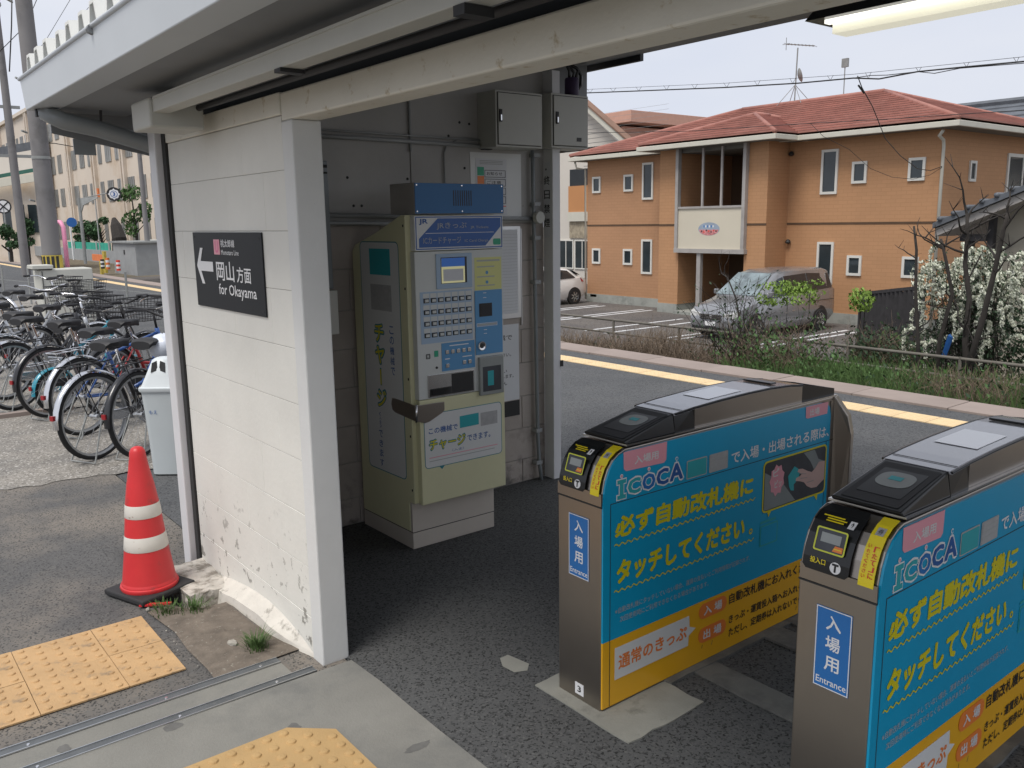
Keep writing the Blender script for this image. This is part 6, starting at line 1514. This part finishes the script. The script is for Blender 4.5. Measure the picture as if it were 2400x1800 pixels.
# ================================================================== LEFT BACKGROUND
# large and thin concrete poles
def pole(u, v, depthx, r0, r1, h, label, arms=()):
    p = onx(u, v, depthx); e = wempty('utility_pole', (p.x, p.y, 0), label, 'utility pole')
    MB().tube([(p.x, p.y, -.2), (p.x, p.y, h*.5), (p.x, p.y, h)], [r0, (r0+r1)/2, r1], 18).build('shaft', CONPOLE, e, smooth=2)
    for (z, L, d) in arms: MB().box(p.x-.05, p.y-L/2, z-.05, p.x+.05, p.y+L/2, z+.05).build('crossarm', GALV, e) if d else MB().box(p.x-L/2, p.y-.05, z-.05, p.x+L/2, p.y+.05, z+.05).build('crossarm', GALV, e)
    return p, e
ray_ = ray(126, 640); dxy = 18.4; k_ = dxy/Vector((ray_.x, ray_.y)).length; bpx = ray_.x*k_
pp, pe = pole(126, 640, bpx, .168, .118, 9, 'massive concrete pole with a yellow and black guard')
g_ = MB().lathe([(.285, .0), (.285, .5)], (0, 0, 0), 20)
gd = MB().lathe([(.176, .55), (.176, 1.22)], (pp.x, pp.y, 0), 24).build('guard', YELLOWP, pe, smooth=True)
for k in range(5): a = rad(185+26*k); MB().box(-.005, -.025, .56, .0, .025, 1.2).build('guard_stripe', INKK, gd, xf=Matrix.Translation((pp.x, pp.y, 0)) @ Matrix.Rotation(a, 4, 'Z') @ Matrix.Translation((.180, 0, 0)))
MB().lathe([(.157, 2.95), (.157, 3.0)], (pp.x, pp.y, 0), 24).build('band', GALV, pe)
for z in (2.2, 3.4, 4.3, 5.6): MB().tube([(pp.x-.2, pp.y-.1, z), (pp.x-.3, pp.y-.2, z+.02)], .02, 5).build('step_bolt', GALV, pe)
for (u, v, xx, r, h, lab, arms) in ((62, 640, 6.0, .155, 10.3, 'thinner concrete pole with crossarms at the left edge', ((9.3, 1.6, 1), (4.3, 1.7, 0), (6.0, .8, 0))), (352, 640, 12.0, .12, 6.2, 'slim pole with short crossarms before the school', ((5.7, 1.8, 0), (5.1, .8, 0)))):
    p, e = pole(u, v, xx, r, r*.7, h, lab, arms)
    if arms[0][0] > 9:
        for k in (-.7, .7): MB().lathe([(.0, 0), (.05, .02), (.03, .08), (.05, .12), (.0, .2)], (p.x, p.y+k, 9.35), 8).build('insulator', GALV, e)
# white cabinet
cb_ = wempty('white_cabinet', (3.5, 17.8, 0), 'off white equipment cabinet behind the parked bicycles', 'cabinet')
MB().box(3.10, 17.5, 0, 3.98, 18.15, .98).build('case', CABW, cb_, bevel=.02); MB().box(3.13, 17.485, .04, 3.14, 17.5, .95).build('door_gap', GROOVE, cb_)
MB().box(2.98, 17.45, .99, 3.32, 17.95, 1.06).build('lid', CABW, cb_, bevel=.01); MB().box(3.0, 17.47, .975, 3.3, 17.93, .992).build('lid_shadow_gap', GROOVE, cb_)
# wire fence between bicycles and platform
wf = wempty('wire_fence', (4.6, 17, 0), 'thin grey post and wire fence along the bicycle park', 'fence')
y = 25.5
while y > 8.5: x = 4.33+.2*(19.5-y); MB().tube([(x, y, -.05), (x, y, .86)], .022, 6).build('fence_post', GALV, wf); y -= 1.52
MB().tube([(4.33+.2*(19.5-25), 25, .52), (4.33+.2*(19.5-9), 9, .45)], .006, 4).build('wire', GALV, wf)
# metal railing and things at the level crossing (far left)
lr = wempty('crossing_railing', (4.5, 30, 0), 'grey metal railing beside the level crossing at the left edge', 'railing')
for k in range(12): MB().tube([(1.5+.25*k, 26+.9*k, 0), (1.5+.25*k, 26+.9*k, 1.05)], .03, 6).build('railing_post', GALV, lr)
for z in (1.05, .6): MB().tube([(1.5, 26, z), (4.3, 36, z)], .03, 6).build('railing_bar', GALV, lr)
pk_ = onx(160, 640, 6.9)
pa_ = wempty('pink_arch', (pk_.x, pk_.y, 0), 'pink painted tubular arch beside the big concrete pole', 'arch')
MB().tube([(pk_.x, pk_.y, 0), (pk_.x, pk_.y, 1.75), (pk_.x-.05, pk_.y+.1, 1.92), (pk_.x-.2, pk_.y+.5, 1.95), (pk_.x-.5, pk_.y+.9, 1.93), (pk_.x-.45, pk_.y+1.0, 0)], .075, 8).build('tube', PINK, pa_, smooth=True)
MB().box(pk_.x-.3, pk_.y+.3, .0, pk_.x-.1, pk_.y+1.2, 1.5).build('board', PIPEG, pa_)
# masts and signs
def simplepole(name, u, v0, v1, x, r, m, label, cat):
    a = onx(u, v0, x); b_ = onx(u, v1, x); e = wempty(name, tuple(a), label, cat); MB().tube([(a.x, a.y, -.3), (a.x, a.y, b_.z)], r, 8).build('pole', m, e); return e, a, b_
e, a, b_ = simplepole('signal_mast', 203, 640, 462, 12.0, .09, GALV, 'grey steel signal mast with a bracket before the school', 'signal mast')
MB().prism([(a.x, a.y, b_.z-.9), (a.x, a.y, b_.z), (a.x+.6, a.y-1.6, b_.z+.05), (a.x+.55, a.y-1.6, b_.z-.05), (a.x+.1, a.y-.4, b_.z-.4)], (.05, .0, 0)).build('bracket', GALV, e)
e3, a3, b3_ = onx(268, 640, 12), None, None
c = onx(267, 455, 11.6); e = wempty('stop_marker', tuple(c), 'round black and white number 3 stop marker high beside the mast', 'sign')
n_ = Vector((-c.x, -c.y, 0)).normalized(); uu = Vector((0, 0, 1)).cross(n_); f3 = Fr(c, uu, (0, 0, 1))
plate(f3, [(.33*math.cos(k*PI/16), .33*math.sin(k*PI/16)) for k in range(32)], 0, 'disc', INKK, e, th=.02)
plate(f3, [(.27, 0), (0, .27), (-.27, 0), (0, -.27)], .022, 'diamond', INKW, e, th=.004); plate(f3, rpts(-.20, -.2, .20, .2, .1), .0218, 'diamond_fill', INKW, e, th=.003)
plate(f3, [(.15*math.cos(k*PI/12), .15*math.sin(k*PI/12)) for k in range(24)], .028, 'inner_disc', INKW, e, th=.002)
ring(f3, [(.16*math.cos(k*PI/12), .16*math.sin(k*PI/12)) for k in range(24)], [(.135*math.cos(k*PI/12), .135*math.sin(k*PI/12)) for k in range(24)], .032, 'ring', INKN, e, th=.002)
text('3', f3, -.055, -.09, .055, .09, .036, INKN, e, .04)
MB().tube([tuple(f3.p(-.3, .05, -.03)), tuple(onx(205, 462, 12))], .025, 6).build('arm', GALV, e)
e, a, b_ = simplepole('blue_sign', 172, 600, 525, 13, .05, INKW, 'round blue traffic sign on a white pole', 'sign')
c = onx(168, 521, 12.9); f3 = Fr(c, uu, (0, 0, 1)); plate(f3, [(.30*math.cos(k*PI/12), .30*math.sin(k*PI/12)) for k in range(24)], 0, 'disc', BLUEP, e, th=.02)
e, a, b_ = simplepole('marker_pole', 232, 560, 445, 13, .03, INKG, 'thin marker pole with an orange plate left of the stop marker', 'marker pole')
c = onx(228, 452, 12.9); MB().box(c.x, c.y-.10, c.z-.25, c.x+.1, c.y+.10, c.z+.25).build('orange_plate', OBAR, e)
# green net fence, grey hoarding, barriers
gn = wempty('green_net_fence', (14, 50, 0), 'green netted fence with white posts before the school', 'fence')
for (u0, u1, va, vb) in ((160, 258, 568, 592), (322, 420, 576, 612)):
    A, B = onx(u0, (va+vb)/2, 14), onx(u1, (va+vb)/2, 14); zt, zb__ = onx((u0+u1)/2, va, 14).z, onx((u0+u1)/2, vb, 14).z
    MB().box(14, B.y, zb__, 14.05, A.y, zt).build('net', GNET, gn)
    y = B.y
    while y < A.y: MB().tube([(13.95, y, -.3), (13.95, y, zt+.1)], .05, 6).build('fence_post', INKG, gn); y += 3
A, B = onx(150, 600, 13.9), onx(420, 620, 13.9)
MB().box(13.9, B.y, -.4, 14.1, A.y+20, .35).build('base_wall', GWALL, gn)
hb_ = wempty('grey_cabin', (11.2, 38, 0), 'plain grey trackside cabin in front of the green net', 'cabin')
A, B, T = onx(270, 636, 11), onx(322, 636, 11), onx(295, 570, 11)
MB().box(11, B.y, -.4, 12.6, A.y, T.z).build('walls', GWALL, hb_); MB().box(10.9, B.y-.1, T.z, 12.7, A.y+.1, T.z+.08).build('roof', GALV, hb_); MB().box(10.985, (A.y+B.y)/2-.15, (T.z)/2, 10.999, (A.y+B.y)/2+.05, T.z/2+.2).build('lock', INKK, hb_)
A, B = onx(340, 575, 16), onx(385, 575, 16); o = wempty('pale_cabin', (16, A.y, 0), 'pale grey cabin roof behind the green net', 'cabin'); zt = onx(360, 562, 16).z; MB().box(16, B.y-4, -.4, 18, A.y, zt).build('walls', CABW, o)
ob = wempty('orange_barrier', (12, 40, 0), 'orange and yellow striped road barrier by the crossing', 'barrier')
A, B = onx(216, 605, 11.5), onx(244, 605, 11.5); MB().box(11.5, B.y, A.z-.12, 11.56, A.y, A.z+.22).build('barrier_board', OBAR, ob); MB().box(11.49, (A.y+B.y)/2-.5, A.z-.8, 11.6, (A.y+B.y)/2-.2, A.z-.1).build('barrier_leg', YELLOWP, ob); MB().box(11.49, B.y-.1, A.z-.7, 11.6, B.y+.3, A.z+.4).build('barrier_end', YELLOWP, ob)
for (u, v, lab, m) in ((253, 622, 'orange bollard between barrier and cabin', OBAR), (278, 628, 'red and white striped post before the grey cabin', RED), (241, 625, 'black and white striped post by the barrier', INKK)):
    c = onx(u, v, 10.6); e = wempty('bollard', (c.x, c.y, 0), lab, 'bollard'); zt = c.z+.35
    n = 5
    for k in range(n): MB().lathe([(.0, k/n*(zt+.2)-.2), (.09, k/n*(zt+.2)-.2), (.09, (k+1)/n*(zt+.2)-.2), (0, (k+1)/n*(zt+.2)-.2)], (c.x, c.y, 0), 10).build('stripe', m if k % 2 == 0 else INKW, e)
# school
sc_ = wempty('school_building', (25, 100, 0), 'long four storey cream school building behind the station', 'building')
SX = 22.0
MB().box(SX, 60, -1.6, SX+12, 165, 15.5).build('wall', SCHOOL, sc_)
MB().box(SX-.35, 60, 15.5, SX+12, 165, 15.9).build('parapet', SCHOOL, sc_)
zf = [.55, 4.10, 7.65, 11.2]
y = 62.5; k = 0; wm = None
while y < 160:
    MB().box(SX-.30, y-1.35, -1.6, SX, y-.85, 15.5).build('pilaster', SCHOOL, sc_) if k % 3 == 0 else None
    if k % 3 == 0: MB().tube([(SX-.35, y-.7, -1.6), (SX-.35, y-.7, 15.4)], .08, 6).build('drainpipe', SCHOOL, sc_)
    for z in zf:
        w_ = 1.9 if k % 4 else 1.2
        o = MB().box(SX-.06, y, z, SX+.1, y+w_, z+1.9).build('window', SCHWIN, sc_)
        for j in range(1, 3): MB().box(SX-.09, y+w_*j/3-.04, z, SX-.062, y+w_*j/3+.04, z+1.9).build('mullion', GALV, o)
    y += 3.3; k += 1
# gym left of it, with low shed
gy = wempty('gymnasium', (12, 150, 0), 'cream gymnasium with a dark grey sloping roof at the far left', 'building')
A, B = onx(-40, 480, 24), onx(72, 480, 24); A = Vector((24, 190, 0)); 
GX = 24.; yA = onx(8, 500, GX).y if False else 168
q1, q2, q3, q4 = [ray(u, v) for u, v in ((0, 365), (72, 350), (0, 470), (72, 470))]
def atd(u, v, dist): r = ray(u, v); return Vector((0, 0, CAMH))+r*(dist/Vector((r.x, r.y)).length)
a0, a1, a2_, a3_ = atd(-60, 375, 120), atd(112, 345, 112), atd(-60, 600, 120), atd(112, 600, 112)
back = (a0-Vector((0, 0, 0))).normalized()*14; back.z = 0
MB().prism([(a2_.x, a2_.y, -1.6), (a3_.x, a3_.y, -1.6), (a1.x, a1.y, a1.z), (a0.x, a0.y, a0.z)], back).build('wall', CREAMW, gy)
b = MB().prism([tuple(a0+Vector((0, 0, -.1))), tuple(a1+Vector((0, 0, -.1))), tuple(a1+Vector((0, 0, .9))), tuple(a0+Vector((0, 0, .9)))], back*1.02); b.build('roof', TILEG, gy)
e = wempty('green_roofed_shed', tuple(atd(20, 600, 80)), 'low cream hall with a green roof edge behind the thin pole', 'building')
a0, a1, a2_, a3_ = atd(-60, 428, 84), atd(108, 398, 80), atd(-60, 600, 84), atd(108, 600, 80)
bk = back*.5
MB().prism([(a2_.x, a2_.y, -1.6), (a3_.x, a3_.y, -1.6), (a1.x, a1.y, a1.z), (a0.x, a0.y, a0.z)], bk).build('wall', SCHOOL, e)
up1 = Vector((0, 0, .3)); MB().prism([tuple(a0), tuple(a1), tuple(a1+up1), tuple(a0+up1)], bk*.98-Vector(bk).normalized()*.3).build('roof_edge', mat('green_roof', (.03, .12, .09), .6), e)
c0, c1 = atd(-60, 448, 83.4), atd(108, 422, 79.4); MB().prism([tuple(c0), tuple(c1), tuple(c1+Vector((0, 0, .6))), tuple(c0+Vector((0, 0, .6)))], -bk.normalized()*.6).build('canopy', FASC, e)
for (u0, u1) in ((10, 30), (45, 62), (70, 90)):
    c0, c1 = atd(u0, 545, 82), atd(u1, 545, 81.4); c0 = c0-bk.normalized()*1.2; c1 = c1-bk.normalized()*1.2; MB().prism([tuple(c0), tuple(c1), tuple(c1+Vector((0, 0, 2.2))), tuple(c0+Vector((0, 0, 2.2)))], bk.normalized()*.3).build('window', WGLASS, e)
e = wempty('stop_sign_far', tuple(atd(8, 484, 60)), 'round crossed sign at the far left edge', 'sign')
c = atd(8, 484, 60); f3 = Fr(c, uu, (0, 0, 1)); plate(f3, [(.42*math.cos(k*PI/12), .42*math.sin(k*PI/12)) for k in range(24)], 0, 'disc', INKK, e, th=.03); plate(f3, [(.34*math.cos(k*PI/12), .34*math.sin(k*PI/12)) for k in range(24)], .032, 'face', INKW, e, th=.01)
plate(f3, [(-.3, -.25), (-.25, -.3), (.3, .25), (.25, .3)], .045, 'cross_bar', INKK, e, th=.01); plate(f3, [(-.3, .25), (-.25, .3), (.3, -.25), (.25, -.3)], .047, 'cross_bar', INKK, e, th=.01)
MB().tube([tuple(c), (c.x, c.y, -1)], .05, 6).build('pole', GALV, e)
def tree(u, v, x, h, r, label, m=LEAFT, n=900, ls=.16, clumps=9):
    p = onx(u, v, x); z0 = -.4; e = wempty('tree', (p.x, p.y, z0), label, 'tree')
    b = MB().tube([(p.x, p.y, z0), (p.x+.05, p.y, z0+h*.4), (p.x, p.y+.1, z0+h*.85)], [.11, .08, .03], 7)
    for k in range(7): a = random.uniform(0, 6.28); zz = z0+h*random.uniform(.35, .7); b.tube([(p.x, p.y, zz), (p.x+math.cos(a)*r*.6, p.y+math.sin(a)*r*.6, zz+h*.15)], [.04, .015], 5)
    b.build('trunk', BARK, e, fix=False)
    b = MB()
    for k in range(clumps):
        a = random.uniform(0, 6.28); zz = z0+h*random.uniform(.4, .98); rr = r*random.uniform(.1, .8)*(1.1-.5*abs(zz-z0-h*.65)/h); leaves(b, (p.x+math.cos(a)*rr, p.y+math.sin(a)*rr, zz), (r*.42, r*.42, h*.09), n//clumps, ls)
    b.build('crown', m, e, fix=False)
tree(322, 590, 14.5, 4.3, .95, 'green layered tree in front of the school beside the slim pole', LEAFG, 900, .13, 10)
tree(210, 590, 15, 2.5, .9, 'low dark green tree right of the blue sign', LEAFT, 1000, .14, 9)
tree(240, 590, 15, 2.7, .8, 'dark green tree left of the trimmed trunk', LEAFT, 900, .14, 8)
tree(188, 590, 16, 2.0, .7, 'small shrubby tree behind the pink arch', LEAFT, 700, .13, 7)
tree(66, 590, 10, 2.8, .7, 'dark leafy tree between the two concrete poles', LEAFT, 900, .14, 8)
tree(25, 600, 8, 2.3, .7, 'low leafy tree at the left edge behind the thin pole', LEAFT, 700, .12, 7)
p = onx(276, 590, 14.2); e = wempty('trimmed_trunk', (p.x, p.y, 0), 'brown leaning trimmed trunk before the school', 'tree')
q = [onx(283, 592, 14.2), onx(280, 560, 14.2), onx(272, 530, 14.2), onx(267, 512, 14.2)]; MB().tube(q, [.3, .42, .32, .12], 8).build('trunk', BARK, e)
q = [onx(272, 592, 14.2), onx(274, 560, 14.2), onx(274, 535, 14.2)]; MB().tube(q, [.22, .3, .2], 8).build('trunk', BARK, e)
c = onx(372, 632, 12.4); b = MB(); leaves(b, (c.x, c.y, .15), (.9, 1.6, .6), 900, .12); e = wempty('grass_clump', (c.x, c.y, -.3), 'yellow green bush at the right end of the green net', 'bush'); b.build('foliage', LEAFB, e, fix=False)
# sky wires at the left
for k, (pts, r_) in enumerate(((((28, -20), (27, 60), (22, 168)), .02), (((90, -10), (60, 60), (-10, 130)), .012), (((170, -10), (110, 90), (60, 160)), .008), (((230, -10), (140, 100), (60, 180)), .008))):
    P = [atd(u, v, 33) for u, v in pts]; wire('sky_wire', P, r_, ('vertical wire above the thin left pole', 'highest diagonal wire left of the big pole', 'upper thin wire between big pole and roof', 'lower thin wire between big pole and roof')[k], grp='wires in the left sky')
P = [atd(u, v, 19) for u, v in ((72, 335), (128, 336), (180, 345), (240, 335), (290, 320))]; wire('stay_wire', P, .008, 'thin sagging wire in front of the school top floor', grp='wires in the left sky')

# ================================================================== finish: things modelled in place hang under Empties at their base
bpy.context.view_layer.update()
for r in WORLD:
    inv = Matrix.Translation(r.location).inverted()
    for ch in r.children: ch.matrix_parent_inverse = inv
for m in D.materials:
    if 'nodes' in m: del m['nodes']
